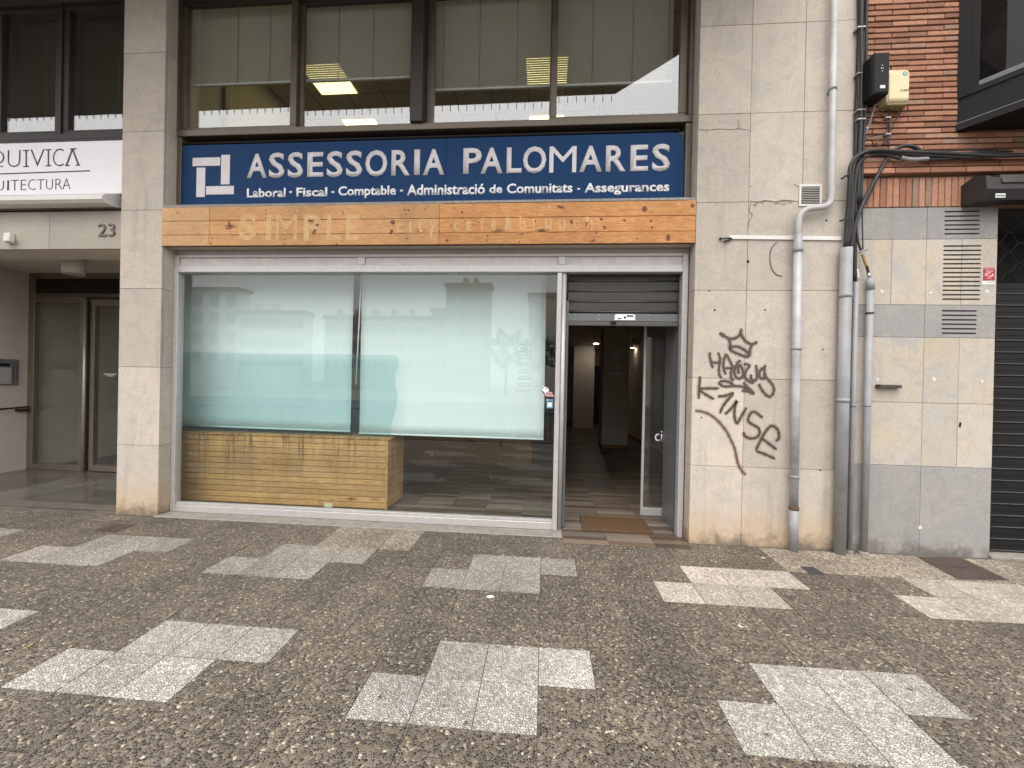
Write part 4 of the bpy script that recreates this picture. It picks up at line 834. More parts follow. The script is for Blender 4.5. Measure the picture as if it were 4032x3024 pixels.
mk('cover', V, F[2:], 'plastic_white', ab); mk('end_cap', [(xb+0.001, y, z) for y, z in prof]+[(xb+0.004, y, z) for y, z in prof], F, 'alu_panel', ab)
box('back_bar', xa, PX0-0.01, 0.0, 0.06, 3.178, 3.188, 'bronze', ab)

# ================================================================== BRICK BUILDING (right)
BB = thing('brick_building', 'red brick building with grey and beige stone base at the right edge', 'building', (3.6, 0.0, 0.0))
RX = [2.704, 3.027, 3.309, 3.596, 3.878]
sb_ = box('stone_base', RX[0], RX[-1]-0.031, 0.031, 0.5, -0.05, 3.090, 'joint', BB)
rows = [(3.088, 2.810, 'stone_grey', [0, 2, 4]), (2.810, 2.235, 'stone_beige', [0, 1, 2, 3, 4]), (2.235, 1.950, 'stone_grey', [0, 2, 4]), (1.950, 1.377, 'stone_beige', [0, 2, 3, 4]), (1.377, 0.822, 'stone_beige', [0, 2, 3, 4]), (0.822, gz(0)-0.03, 'stone_grey', [0, 2, 4])]
for z1, z0, mt, ix in rows:
    for a, b in zip(ix[:-1], ix[1:]):
        piece('stone_slab', RX[b]-RX[a]-0.003, 0.03, z1-z0-0.003, ((RX[a]+RX[b])/2, 0.015+random.uniform(-.0006, .0006), (z0+z1)/2), mt, sb_, 0.0012)
    piece('stone_slab', 0.03, 0.30, z1-z0-0.003, (RX[-1]-0.0155, 0.182, (z0+z1)/2), mt, sb_, 0.0012)
def c4(a, b, Y=0): return fp(2700+a/1.659, b/1.659, Y)
def c5(a, b, Y=0): return fp(3600+a/2.37, 600+b/2.37, Y)
for y in (553, 596, 638, 678, 718, 760): a = c5(283, y); b = c5(607, y); box('vent_slot', a[0], b[0], -0.0022, 0.004, a[1]-0.0055, a[1]+0.0055, 'hole', sb_)
for k in range(13): a = c5(274-k*0.9, 874+41.2*k); b = c5(622-k*1.2, 874+41.2*k); box('vent_slot', a[0], b[0], -0.0022, 0.004, a[1]-0.0055, a[1]+0.0055, 'hole', sb_)
for k in range(6): a = fp(2600+1314/1.185, 900+(383+20.8*k)/1.185); b = fp(2600+1475/1.185, 900+383/1.185); box('vent_slot', a[0], b[0], -0.0022, 0.004, a[1]-0.0055, a[1]+0.0055, 'hole', sb_)
def c6(a, b, Y=0): return fp(2600+a/1.185, 900+b/1.185, Y)
for a, b in [(1034, 293), (1262, 300), (1523, 293), (1275, 702), (1500, 715), (1015, 705), (1210, 1395)]:
    x, z = c6(a, b); pts = [(x+random.uniform(.35, 1.2)*0.021*math.cos(k*.5236), z+random.uniform(.35, 1.2)*0.021*math.sin(k*.5236)) for k in range(12)]; prism_xz('putty_patch', pts, -0.0024, -0.0008, 'putty', sb_)
x, z = c6(1398, 916); prism_xz('ink_blot', [(x+0.010*math.cos(k*.5236)*(1+.3*math.sin(k*2.1)), z+0.026*math.sin(k*.5236)) for k in range(12)], -0.0018, -0.0008, 'hole', sb_)
# brickwork: core plus single bricks
BT = 5.05; CH = 0.0496; BL = 0.285
bw = box('brick_wall', 2.704, 6.6, 0.014, 0.5, 3.092, 9.0, 'mortar', BB)
z = 3.488; r_ = 0
while z < BT:
    x = 2.706-(0.142 if r_ % 2 else 0.0)-random.uniform(0, .01)
    while x < 4.72:
        xa, xb = max(x, 2.706), min(x+BL-0.009, 4.72)
        if xb-xa > 0.03 and (z < 3.76 or xa < 3.60):
            piece('brick', round(xb-xa, 2), 0.06, CH-0.0125, ((xa+xb)/2, 0.028+random.uniform(-.003, .003), z+CH/2), 'brick', bw, 0.003, (0, random.uniform(-.006, .006), 0))
        x += BL
    z += CH; r_ += 1
# stepped cornice courses
for z0, yo in ((3.436, -0.022), (3.372, -0.045)):
    x = 2.72
    while x < 4.72:
        piece('brick', BL-0.006, 0.10, 0.044, (x+BL/2, 0.05+yo, z0+0.022), 'brick', bw, 0.003); x += BL
# soldier course
x = 2.706
while x < 4.6:
    w = 0.053; piece('brick', w-0.006, 0.06, 0.256, (x+w/2, 0.030+random.uniform(-.002, .002), 3.222), 'brick', bw, 0.003); x += w
# lintel zone above shutter
box('shutter_head', RX[-1], 6.6, 0.06, 0.5, 3.03, 3.091, 'dark_void', BB)
# bay window
e = Vector((0.216, -0.297, 0)).normalized(); nrm = Vector((-e.y, e.x, 0)) * -1     # outward, toward the left-front
nrm = Vector((e.y, -e.x, 0))
bx = Vector((3.529, 0.0, 0)); Lb = 0.85
bay = thing('bay_window', 'dark metal bay window projecting from the brick wall at the top right', 'bay window', (3.9, -0.3, 3.74))
def bpoly(s0, s1, z0, z1, d0, d1, name, mat, bv=0.0):
    P = []
    for d in (d0, d1):
        for s, zz in ((s0, z0), (s1, z0), (s1, z1), (s0, z1)): q = bx+e*s+nrm*d; P.append((q.x, q.y, zz))
    return mk(name, P, [(0, 1, 2, 3), (7, 6, 5, 4), (0, 4, 5, 1), (1, 5, 6, 2), (2, 6, 7, 3), (3, 7, 4, 0)], mat, bay)
q1 = bx+e*Lb; hull = [(bx.x, 0.01), (q1.x, q1.y), (q1.x+1.7, q1.y), (bx.x+2*(q1.x-bx.x)+1.7, 0.01)]
prism_xy('core', hull, 3.745, 3.80, 'anthracite', bay); prism_xy('core', [(x_+(0.10 if i in (0, 1) else -0.10), y_+(0.12 if y_ < 0 else 0)) for i, (x_, y_) in enumerate(hull)], 3.80, 6.0, 'dark_void', bay)
bpoly(0, Lb, 3.80, 4.02, 0.0, -0.06, 'lower_panel', 'anthracite'); bpoly(0, Lb, 3.742, 3.80, 0.018, -0.06, 'bottom_trim', 'anthracite'); bpoly(0, Lb, 3.795, 3.81, 0.010, -0.02, 'trim_line', 'shutter_bar')
bpoly(0, 0.075, 4.02, 5.6, 0.012, -0.06, 'corner_post', 'anthracite'); bpoly(0.075, Lb, 4.02, 4.065, 0.010, -0.06, 'frame_rail', 'anthracite'); bpoly(0.075, 0.125, 4.065, 5.6, 0.004, -0.06, 'frame_stile', 'anthracite'); bpoly(0.125, Lb, 4.065, 4.105, 0.006, -0.06, 'sash_rail', 'shutter_bar')
bpoly(0.125, Lb, 4.105, 5.6, -0.012, -0.018, 'glass_pane', 'glass_bay'); bpoly(0.125, Lb, 4.105, 5.6, -0.05, -0.056, 'inner_blind', 'shutter_black'); bpoly(Lb-0.06, Lb, 4.065, 5.6, 0.008, -0.06, 'corner_post', 'anthracite')
# awning case over the right shutter
aw = thing('awning_box', 'black closed awning case above the right roller shutter', 'awning', (4.2, -0.15, 3.07))
pr = [(0.02, 3.255), (-0.10, 3.285), (-0.19, 3.25), (-0.20, 3.15), (-0.15, 3.08), (-0.02, 3.09), (0.02, 3.12)]
n = len(pr)
def profx(nm, x0, x1, P, mat):
    V = [(x0, y, z) for y, z in P]+[(x1, y, z) for y, z in P]; n = len(P)
    return mk(nm, V, [tuple(range(n)), tuple(range(2*n-1, n-1, -1))]+[(i, (i+1) % n, (i+1) % n+n, i+n) for i in range(n)], mat, aw)
profx('end_bracket', 3.575, 3.615, [(y*1.05, (z-3.17)*1.10+3.17) for y, z in pr], 'awning'); profx('case', 3.616, 6.4, pr, 'awning'); profx('top_cover', 3.70, 6.4, [(-0.06, 3.30), (-0.18, 3.275), (-0.21, 3.20), (-0.202, 3.195), (-0.175, 3.262), (-0.06, 3.288)], 'awning_light')
a = c5(750, 425, -.2); b = c5(845, 385, -.2); box('label_plate', a[0], b[0], -0.206, -0.2035, a[1]+.0, b[1]+.0, 'plastic_white', aw)
box('label_plate', a[0]+.004, b[0]-.004, -0.2075, -0.2065, (a[1]+b[1])/2-.006, (a[1]+b[1])/2+.004, 'sticker_navy', aw)
# right roller shutter
rs = thing('roller_shutter', 'black slatted roller shutter closed at the right edge of the wall', 'roller shutter', (4.6, 0.1, 0.05))
z = 0.075; k = 0
while z < 2.40:
    box('slat', RX[-1]+0.004, 6.4, 0.100, 0.112, z+0.012, z+0.0985, 'shutter_black', rs, 0.002); tube('slat_lip', [(RX[-1]+0.004, 0.100, z+0.006), (6.4, 0.100, z+0.006)], 0.0075, 'shutter_edge', rs, 6)
    box('slat_rib', RX[-1]+0.004, 6.4, 0.096, 0.0995, z+0.050, z+0.056, 'shutter_black', rs); z += 0.1035
ztop = z
for j in range(7):
    P = [(RX[-1]-0.05+0.045*i, 0.105+(0.006 if (i+j) % 2 else -0.006), ztop+0.045+0.088*j+(0.034 if ((i//1) % 4 in (1, 2)) == (j % 2 == 0) else -0.034)) for i in range(58)]
    tube('lattice_bar', P, 0.0045, 'shutter_black', rs, 6, 2)
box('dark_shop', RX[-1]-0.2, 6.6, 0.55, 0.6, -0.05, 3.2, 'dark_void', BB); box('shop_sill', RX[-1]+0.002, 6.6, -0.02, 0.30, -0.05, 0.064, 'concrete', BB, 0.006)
# alarm sticker
al = thing('alarm_sign', 'small red alarm sign with a white eye emblem beside the right shutter', 'sign', (3.83, 0.0, 2.42))
def c9(a, b): return fp(3860+a/18.43, 1040+b/18.43, -.004)
def alr(n, a0, b0, a1, b1, y, mt): a = c9(a0, b0); b = c9(a1, b1); return box(n, a[0], b[0], y-0.0015, y, b[1], a[1], mt, al)
alr('plate', 170, 200, 1095, 1480, -0.001, 'plastic_white'); alr('red_field', 215, 235, 1060, 1190, -0.0028, 'red')
_a, _b = c9(290, 290), c9(1050, 420); text('lettering', 'Alarma', _a[0], _b[0], _b[1], _a[1], -0.0045, 'pink', al, 0.01, 0.0008)
alr('small_print', 400, 480, 910, 540, -0.0044, 'pink'); alr('small_print', 450, 1020, 800, 1055, -0.0044, 'pink'); alr('small_print', 530, 1290, 1030, 1310, -0.0028, 'pipe_grey')
for arc in ([(300, 760), (420, 640), (600, 590), (820, 610), (740, 650), (580, 650), (510, 740), (500, 820), (400, 860), (320, 830)], [(480, 900), (560, 950), (760, 950), (900, 880), (1000, 770), (900, 680), (810, 740), (800, 820), (700, 890), (540, 880)], [(540, 730), (640, 680), (680, 690), (600, 750)], [(600, 850), (700, 780), (740, 790), (680, 850)]):
    prism_xz('emblem', [c9(*q) for q in arc], -0.0052, -0.0044, 'pink', al)
# metal bolt bar on the stone
mb = thing('wall_bracket', 'short rusty metal bar fixed to the beige stone right of the pipes', 'bracket', (3.0, 0, 1.46)); a = c6(1003, 728); b = c6(1108, 745); box('bar', a[0], b[0], -0.045, -0.001, b[1], a[1], 'plate_steel', mb, 0.002); box('end_stop', a[0]-.001, a[0]+.012, -0.052, -0.0008, b[1]-.004, a[1]+.002, 'plate_steel', mb, 0.002)

# ================================================================== PIPES, BOXES, CABLES
dp = thing('downpipe', 'pale zinc rain downpipe with a swan neck bend running down the stone wall', 'pipe', (2.21, -0.06, 0.03))
pu = [(2.452, -0.060, 5.4), (2.470, -0.060, 3.22), (2.470, -0.060, 3.16), (2.455, -0.060, 3.105), (2.40, -0.060, 3.075), (2.31, -0.060, 3.065), (2.25, -0.060, 3.045), (2.213, -0.060, 3.00), (2.203, -0.060, 2.94), (2.203, -0.060, 2.82)]
tube('upper_pipe', pu[:2]+catmull(pu[1:], 4)[1:], 0.026, 'pipe', dp, 16); tube('lower_pipe', [(2.203, -0.060, 2.84), (2.213, -0.060, 1.4), (2.222, -0.060, 0.42)], 0.034, 'pipe_zinc', dp, 18); tube('foot_pipe', [(2.222, -0.060, 0.425), (2.226, -0.060, gz(-.06)-0.002)], 0.037, 'pipe_grey', dp, 18)
def ring(parent, x, y, z, r, h, mat): return tube('clamp', [(x, y, z-h/2), (x, y, z+h/2)], r, mat, parent, 18)
ring(dp, 2.462, -.06, 4.11, .032, .022, 'pipe_grey'); ring(dp, 2.205, -.06, 2.70, .039, .035, 'pipe_grey'); ring(dp, 2.214, -.06, 1.83, .040, .020, 'pipe_grey'); ring(dp, 2.219, -.06, .70, .041, .022, 'pipe_grey'); ring(dp, 2.222, -.06, .42, .0395, .022, 'rust')
for z in (4.11, 2.70, 1.83, .70): box('clamp_arm', (2.462 if z > 4 else 2.21)-.01, (2.462 if z > 4 else 2.21)+.01, -0.02, -0.0015, z-.012, z+.012, 'pipe_grey', dp)
gc = thing('conduit', 'thick grey cable conduit strapped to the wall between the stone and brick buildings', 'conduit', (2.607, -0.07, 0.03))
tube('tube', [(2.606, -0.062, 2.715), (2.608, -0.062, gz(-.06)-.002)], 0.046, 'pipe_grey', gc, 22); drum('mouth', 2.606, -0.062, 2.7155, 2.717, 0.041, 'black', gc)
for z in (2.30, 1.385): tube('strap', [(2.606, -.062, z-.017), (2.606, -.062, z+.017)], 0.0495, 'pipe_grey', gc, 22); box('strap_lug', 2.650, 2.70, -.03, -.0015, z-.02, z+.02, 'pipe_grey', gc, .003)
gc2 = thing('thin_conduit', 'thin grey conduit squeezed beside the thick conduit', 'conduit', (2.71, -0.04, 0.03)); tube('tube', [(2.713, -0.036, 2.42), (2.708, -0.036, gz(-.04)-.002)], 0.019, 'pipe_grey', gc2, 14); ring(gc2, 2.709, -.036, 0.052, .027, .03, 'concrete'); ring(gc2, 2.709, -.036, 1.34, .023, .016, 'pipe_grey')
gc3 = thing('capped_conduit', 'grey conduit with a cap on top standing right of the thick conduit', 'conduit', (2.82, -0.05, 0.03)); tube('tube', [(2.822, -0.046, 2.36), (2.819, -0.046, gz(-.05)-.002)], 0.027, 'pipe_grey', gc3, 16); ring(gc3, 2.822, -.046, 2.405, .031, .10, 'pipe_grey'); ring(gc3, 2.819, -.046, .05, .036, .035, 'concrete'); ring(gc3, 2.821, -.046, 2.15, .030, .014, 'cable'); ring(gc3, 2.820, -.046, 1.345, .031, .014, 'pipe_grey'); tube('gland', [(2.818, -.046, 2.456), (2.80, -.046, 2.50)], .014, 'galv', gc3, 8)
wt = thing('white_trunking', 'short white horizontal cable trunking crossing the wall behind the downpipe', 'trunking', (2.1, -.02, 2.83)); a = c4(285, 1548, -.01); b = c4(1018, 1557, -.01)
mk('channel', [(a[0], -.0015, a[1]-.017), (b[0], -.0015, b[1]-.017), (b[0], -.0015, b[1]+.017), (a[0], -.0015, a[1]+.017), (a[0], -.013, a[1]-.017), (b[0], -.013, b[1]-.017), (b[0], -.013, b[1]+.017), (a[0], -.013, a[1]+.017)], [(4, 5, 6, 7), (0, 4, 7, 3), (1, 2, 6, 5), (3, 7, 6, 2), (0, 1, 5, 4), (0, 3, 2, 1)], 'plastic_white', wt)
tube('cable_end', [(a[0]+.02, -.012, a[1]-.010), (a[0]-.03, -.014, a[1]-.012), (a[0]-.075, -.016, a[1]-.018)], .006, 'cable', wt, 6); tube('cable_end', [(a[0]+.02, -.012, a[1]-.020), (a[0]-.02, -.016, a[1]-.035), (a[0]-.05, -.018, a[1]-.045)], .008, 'cable', wt, 6); tube('cable_end', [(a[0]-.07, -.016, a[1]-.018), (a[0]-.088, -.016, a[1]-.014)], .011, 'cable', wt, 8)
P = [c6(*q, -.006) for q in [(545, 62), (520, 90), (512, 130), (518, 180), (540, 212), (568, 222)]]; tag(tube('loose_wire', [(x, -.005, z) for x, z in P], .0028, 'cable', None, 6, 4), 'loose thin black wire curling down below the white trunking', 'wire')
vg = thing('vent_grille', 'square white louvred vent grille on the stone wall beside the downpipe', 'vent', (2.33, 0, 3.1)); a = fp(3146, 728); b = fp(3233, 812)
x0, x1, z0, z1 = a[0], b[0], b[1], a[1]
box('backing', x0+.004, x1-.004, -.004, -.0015, z0+.004, z1-.004, 'hole', vg)
for q in ((x0, x1, z0, z0+.018), (x0, x1, z1-.018, z1), (x0, x0+.018, z0+.0185, z1-.0185), (x1-.018, x1, z0+.0185, z1-.0185)): box('frame', q[0], q[1], -.010, -.0014, q[2], q[3], 'plastic_white', vg, .002)
for k in range(10): piece('louvre', x1-x0-.037, .012, .003, ((x0+x1)/2, -.009, z0+.027+k*.0155), 'plastic_white', vg, 0, (R(35), 0, 0))
def box4(a, b): return fp(3300+a/2.765, b/2.765, -.17)
kb = thing('cable_box', 'black ribbed junction box fixed high on the brick wall', 'junction box', (2.77, -.08, 3.97))
box('housing', 2.712, 2.838, -.170, -.004, 3.975, 4.327, 'black', kb, .006)
for k in range(11): piece('rib', .010, .11, .010, (2.709, -.075, 4.00+k*.030), 'black', kb, .002)
box('lid', 2.718, 2.832, -.176, -.1705, 3.988, 4.318, 'black', kb, .002); a = box4(448, 965); b = box4(505, 938); box('label_plate', a[0], b[0], -.1785, -.1765, a[1]-.003, b[1]+.004, 'letter', kb)
for q in ((475, 718), (465, 748), (482, 748), (475, 780)): x, z = box4(*q); disc_xz('mark', x, z, .0045, .0045, -.1765, .001, 'letter', kb, 6)
box('bracket', 2.73, 2.80, -.03, -.003, 4.328, 4.375, 'plastic_white', kb, .003)
wb = thing('telecom_box', 'cream rounded telecom box marked C693 on the brick wall beside the black box', 'junction box', (2.97, -.07, 3.95))
x0, x1, z0, z1 = 2.885, 3.065, 3.955, 4.236
def rr(x0, x1, z0, z1, r, n=5):
    P = []
    for cx, cz_, a0 in ((x1-r, z1-r, 0), (x0+r, z1-r, 90), (x0+r*.4, z0+r*.4, 180), (x1-r*.4, z0+r*.4, 270)):
        rr_ = r if a0 < 180 else r*.4
        for k in range(n+1): t = R(a0+90*k/n); P.append((cx+rr_*math.cos(t), cz_+rr_*math.sin(t)))
    return P
P = rr(x0, x1, z0, z1, .035); n = len(P); Pi = rr(x0+.012, x1-.012, z0+.012, z1-.012, .03)
V = [(x, -.003, z) for x, z in P]+[(x, -.082, z) for x, z in P]+[(x, -.098, z) for x, z in Pi]
F = [(i, (i+1) % n, (i+1) % n+n, i+n) for i in range(n)]+[(i+n, (i+1) % n+n, (i+1) % n+2*n, i+2*n) for i in range(n)]+[tuple(range(2*n, 3*n))]
o = mk('cover', V, [f[::-1] for f in F], 'cream', wb); 
for k in range(7): piece('side_rib', .006, .060, .012, (x0-.002, -.045, 4.06+k*.021), 'cream_dirt', wb, .001)
box('base', x0+.004, x1-.004, -.088, -.003, z0-.022, z0-.001, 'cream_dirt', wb, .006); box('seam', x0+.002, x1-.002, -.0998, -.0982, z0+.020, z0+.025, 'cream_dirt', wb)
a = fp(3300+680/2.765, 995/2.765, -.1); b = fp(3300+778/2.765, 968/2.765, -.1); text('lettering', 'C693', a[0], b[0], a[1], b[1], -.0986, 'ink', wb, .01, .0008)
x, z = fp(3300+732/2.765, 798/2.765, -.1); disc_xz('emblem', x, z, .021, .019, -.0984, .0008, 'sticker_blue', wb, 14); disc_xz('emblem', x+.004, z, .011, .010, -.0994, .0006, 'cream', wb, 12); box('emblem', x+.004, x+.018, -.1008, -.1002, z-.004, z+.002, 'sticker_blue', wb)
for q in ((560, 1095, 568, 1190), (735, 1090, 705, 1180)): a = fp(3300+q[0]/2.765, q[1]/2.765, -.06); b = fp(3300+q[2]/2.765, q[3]/2.765, -.04); tube('gland', [(a[0], -.06, a[1]), (b[0], -.045, b[1])], .011, 'galv', wb, 8)

# cables: each run its own thing
def cab(label, pts, r, mat='cable', yo=None, F_=None, sm=5, name='cable'):
    P = []
    for q in pts:
        Y = q[2] if len(q) > 2 else yo
        x, z = F_(q[0], q[1], Y); P.append((x, Y, z))
    return tag(tube(name, P, r, mat, None, 8, sm), label, 'cable', 'cables on the wall')
def s4(a, b, Y): return fp(3200+a/2.074, 500+b/2.074, Y)
def k4(a, b, Y): return fp(2700+a/1.659, b/1.659, Y)
def w4(a, b, Y): return fp(3300+a/2.765, b/2.765, Y)
vb = thing('cable_bundle', 'bundle of black cables running down the corner between stone and brick walls', 'cable', (2.73, -.03, 3.5), 'cables on the wall')
for k, (xa, xb, r, mt) in enumerate([(1133, 1110, .016, 'cable'), (1142, 1122, .013, 'cable'), (1155, 1130, .017, 'cable'), (1168, 1140, .014, 'cable'), (1180, 1135, .012, 'cable'), (1192, 1150, .011, 'cable'), (1150, 1118, .010, 'cable_grey')]):
    Y = -.022-.012*(k % 3); P = []
    for t in (0, .2, .42, .62, .82, 1.0):
        x, z = k4(xa+(xb-xa)*t+6*math.sin(k*2.1+t*7), -110+1440*t, Y); P.append((x, Y, z))
    tube('strand', P, r, mt, vb, 8, 4)
for y in (180, 480, 720, 780): x, z = k4(1142, y, -.05); box('clip', x-.03, x+.035, -.062, -.002, z-.005, z+.005, 'galv', vb)
for k, (pts, r, mt, lab) in enumerate([
    ([(1900, 225), (1500, 235), (1090, 215), (840, 205), (640, 195), (520, 190), (430, 205), (350, 250), (305, 330), (300, 480), (285, 700), (265, 1000)], .015, 'cable', 'outermost black cable bending down from the brick ledge into the thick conduit'),
    ([(1560, 215), (1300, 250), (1090, 240), (800, 225), (600, 205), (480, 205), (400, 225), (345, 280), (325, 370), (320, 520), (305, 720), (285, 1000)], .014, 'cable', 'second black cable bending down from the brick ledge into the thick conduit'),
    ([(1900, 240), (1500, 222), (1280, 245), (1090, 262), (900, 265), (800, 268), (720, 258), (640, 238), (560, 225), (480, 232), (410, 262), (365, 330), (345, 450), (330, 640), (310, 1000)], .014, 'cable', 'lower black cable of the bend above the thick conduit'),
    ([(1500, 212), (1330, 212), (1200, 228), (1090, 240), (980, 240), (900, 210), (840, 170), (780, 155), (720, 162), (660, 195), (610, 250), (560, 340), (500, 450), (430, 580), (380, 700), (340, 830), (312, 1000)], .016, 'cable', 'thick black cable looping up and running diagonally down to the conduit'),
    ([(560, 330), (520, 430), (460, 560), (405, 660), (365, 760), (330, 880), (318, 1000)], .010, 'cable', 'thinner black cable beside the diagonal one')]):
    P = []
    for i, (a, b) in enumerate(pts):
        Y = -.085+.012*k if b < 700 else -.062-.006*(k-2)
        x, z = s4(a, b, Y); P.append((x, Y, z))
    tag(tube('cable', P, r, mt, None, 8, 4), lab, 'cable', 'cables on the wall')
cab('grey wrapped stretch of cable lying on the brick cornice', [(720, 250), (770, 262), (830, 268), (890, 262), (940, 262)], .017, 'cable_grey', -.070, s4)
cab('slim black cable down to the capped conduit', [(372, 350), (362, 500), (352, 650), (355, 800), (370, 930), (395, 1010)], .009, 'cable', -.045, s4)
cab('thin black wire hanging straight beside the cable bend', [(395, 380), (402, 560), (405, 760), (410, 1000)], .005, 'cable', -.04, s4)
cab('black cable running behind the thick conduit to the thin one', [(335, 420), (345, 700), (345, 950), (345, 1260)], .014, 'cable', -.03, s4)
cab('short brass coloured cable joint above the capped conduit', [(405, 1035), (420, 1085), (440, 1140)], .010, 'brass', -.045, s4); cab('black cable tail entering the capped conduit', [(440, 1135), (452, 1180), (460, 1220)], .011, 'cable', -.046, s4)
cab('thin white connector hanging by the thin conduit', [(362, 1165), (368, 1200), (370, 1240)], .010, 'plastic_white', -.03, s4, 3, 'connector')
cab('grey cable tie around the slim cables', [(382, 1025), (410, 1012), (448, 1000)], .007, 'cable_grey', -.055, s4, 3, 'cable_tie')
cab('black cable tie round the bundle above the trunking', [(222, 768), (262, 755), (315, 742)], .008, 'cable', -.09, s4, 3, 'cable_tie'); cab('upper black cable tie on the bend', [(236, 425), (265, 400), (300, 392)], .009, 'cable', -.10, s4, 3, 'cable_tie')
cab('thin wire from the black box down to the bend', [(400, 1100), (375, 1230), (330, 1380), (290, 1480), (255, 1560)], .007, 'cable_grey', -.03, w4)
cab('thin wire from the cream box straight down', [(565, 1190), (560, 1290), (555, 1420), (545, 1600)], .007, 'cable', -.03, w4)
cab('thin wire slanting from the cream box to the left', [(705, 1180), (650, 1270), (580, 1400), (540, 1500), (470, 1590)], .005, 'cable', -.03, w4)
cab('thin wire looping between the two boxes', [(270, 1290), (330, 1320), (430, 1325), (520, 1350), (560, 1420)], .004, 'cable', -.02, w4); cab('thin wire crossing low under the boxes', [(280, 1500), (360, 1485), (450, 1470), (540, 1462)], .004, 'cable', -.02, w4); cab('thin wire crossing high under the boxes', [(330, 1210), (400, 1235), (490, 1258)], .004, 'cable', -.02, w4)
cab('second dark wire run along the brick ledge', [(470, 1640), (800, 1655), (1200, 1640), (1500, 1630), (1900, 1648)], .007, 'cable', -.03, w4)
for k, q in enumerate([(540, 1282), (540, 1462), (295, 1400), (240, 1302)]): x, z = w4(*q, -.03); tag(box('cable_clip', x-.022, x+.022, -.040, -.002, z-.006, z+.006, 'galv', None, .002), ('upper clip on the cream box wire', 'lower clip on the cream box wire', 'clip on the black box wire', 'clip on the corner cable bundle')[k]+', bright metal', 'clip', 'wire clips')
# dry nest of stalks on the ledge
x, z = w4(410, 1590, -.03); V, F = [], []
for k in range(26):
    p0 = Vector((x+random.uniform(-.02, .02), -.03, z-.01)); p1 = p0+Vector((random.uniform(-.07, .07), random.uniform(-.03, .02), random.uniform(.01, .05))); v_, f_ = tube_vf([p0, p1], .0022, 4); n = len(V); V += v_; F += [tuple(i+n for i in q) for q in f_]
tag(mk('dry_weed', V, F, 'rust'), 'small brown dry weed tuft on the brick ledge', 'weed')

# ================================================================== GRAFFITI
def gpx(a, b): return fp(2700+a/2.553, 1250+b/2.553, -.002)
def graf(label, strokes, w, mat='spray'):
    V, F = [], []
    for i, s in enumerate(strokes):
        v_, f_ = ribbon_vf([gpx(*q) for q in s], w*1.12, -.0022-.00012*i); n = len(V); V += v_; F += [tuple(i_+n for i_ in q) for q in f_]
    o = tag(mk('graffiti', V, F, mat), label, 'graffiti', 'graffiti on the stone wall')
    V, F = [], []
    for i, s in enumerate(strokes):
        v_, f_ = ribbon_vf([gpx(*q) for q in s], w*2.3, -.0014-.00004*i); n = len(V); V += v_; F += [tuple(i_+n for i_ in q) for q in f_]
    mk('overspray', V, F, 'spray_mist', o); return o
graf('dark brown spray painted crown on the stone wall', [[(345, 160), (385, 185), (435, 210), (480, 213), (520, 195), (548, 165), (560, 110)], [(555, 165), (575, 205), (610, 245), (660, 268), (690, 262), (722, 243)], [(432, 212), (445, 250), (445, 290), (438, 325)], [(668, 268), (650, 310), (640, 360), (632, 390)], [(440, 322), (470, 297), (520, 292), (570, 315), (630, 355), (638, 375), (625, 393), (580, 387), (520, 362), (470, 340), (440, 325)], [(338, 155), (365, 172), (392, 188)]], .021)
graf('curly brown spray painted tag under the crown', [[(247, 350), (240, 380), (250, 430), (262, 480), (275, 510)], [(260, 452), (300, 455), (340, 448)], [(325, 350), (345, 420), (335, 500), (338, 570), (360, 610)], [(408, 360), (385, 420), (378, 480), (385, 530), (405, 575)], [(410, 370), (435, 420), (460, 470), (470, 505), (395, 510)], [(465, 500), (455, 560), (460, 620), (490, 630)], [(555, 430), (520, 460), (490, 530), (500, 590), (540, 615), (575, 580), (570, 520), (545, 480), (525, 510), (530, 550), (545, 560)], [(580, 470), (625, 472), (640, 490), (610, 530), (595, 590), (620, 630), (655, 650), (690, 655)], [(655, 570), (660, 620), (690, 635), (715, 600), (712, 520), (705, 475)], [(800, 475), (790, 530), (800, 590), (830, 625), (875, 680), (885, 740), (850, 795), (800, 770), (755, 710), (735, 665)], [(775, 500), (745, 540), (745, 600), (790, 610), (800, 560)], [(345, 640), (340, 665), (380, 690), (440, 690), (475, 675), (440, 650), (390, 638), (345, 642)], [(470, 690), (540, 690), (600, 705), (640, 730), (690, 770)], [(580, 650), (610, 690), (690, 765)], [(560, 735), (620, 740), (690, 770)]], .0185)
graf('large brown spray painted letters KINSE slanting down the wall', [[(142, 590), (140, 650), (133, 720), (132, 820)], [(133, 715), (230, 712), (335, 713)], [(135, 730), (210, 780), (285, 822)], [(320, 795), (400, 785), (485, 755)], [(480, 765), (420, 830), (370, 900), (345, 965)], [(395, 975), (450, 920), (500, 860), (512, 840), (495, 900), (490, 980), (505, 1050), (525, 1055), (560, 990), (612, 905)], [(775, 1010), (720, 965), (680, 948), (645, 975), (630, 1040), (680, 1080), (730, 1110), (742, 1160), (710, 1205), (650, 1215), (595, 1190), (580, 1150)], [(905, 1245), (935, 1210), (930, 1140), (890, 1095), (850, 1095), (800, 1150), (760, 1220), (705, 1335)], [(765, 1215), (840, 1270), (915, 1330)], [(705, 1340), (800, 1375), (900, 1420)]], .0195)
graf('long curved brown spray line sweeping down the wall', [[(95, 937), (160, 945), (240, 975), (320, 1035), (400, 1130), (450, 1220), (490, 1310), (510, 1400), (530, 1480), (570, 1550), (605, 1580)]], .019, 'spray_thin')

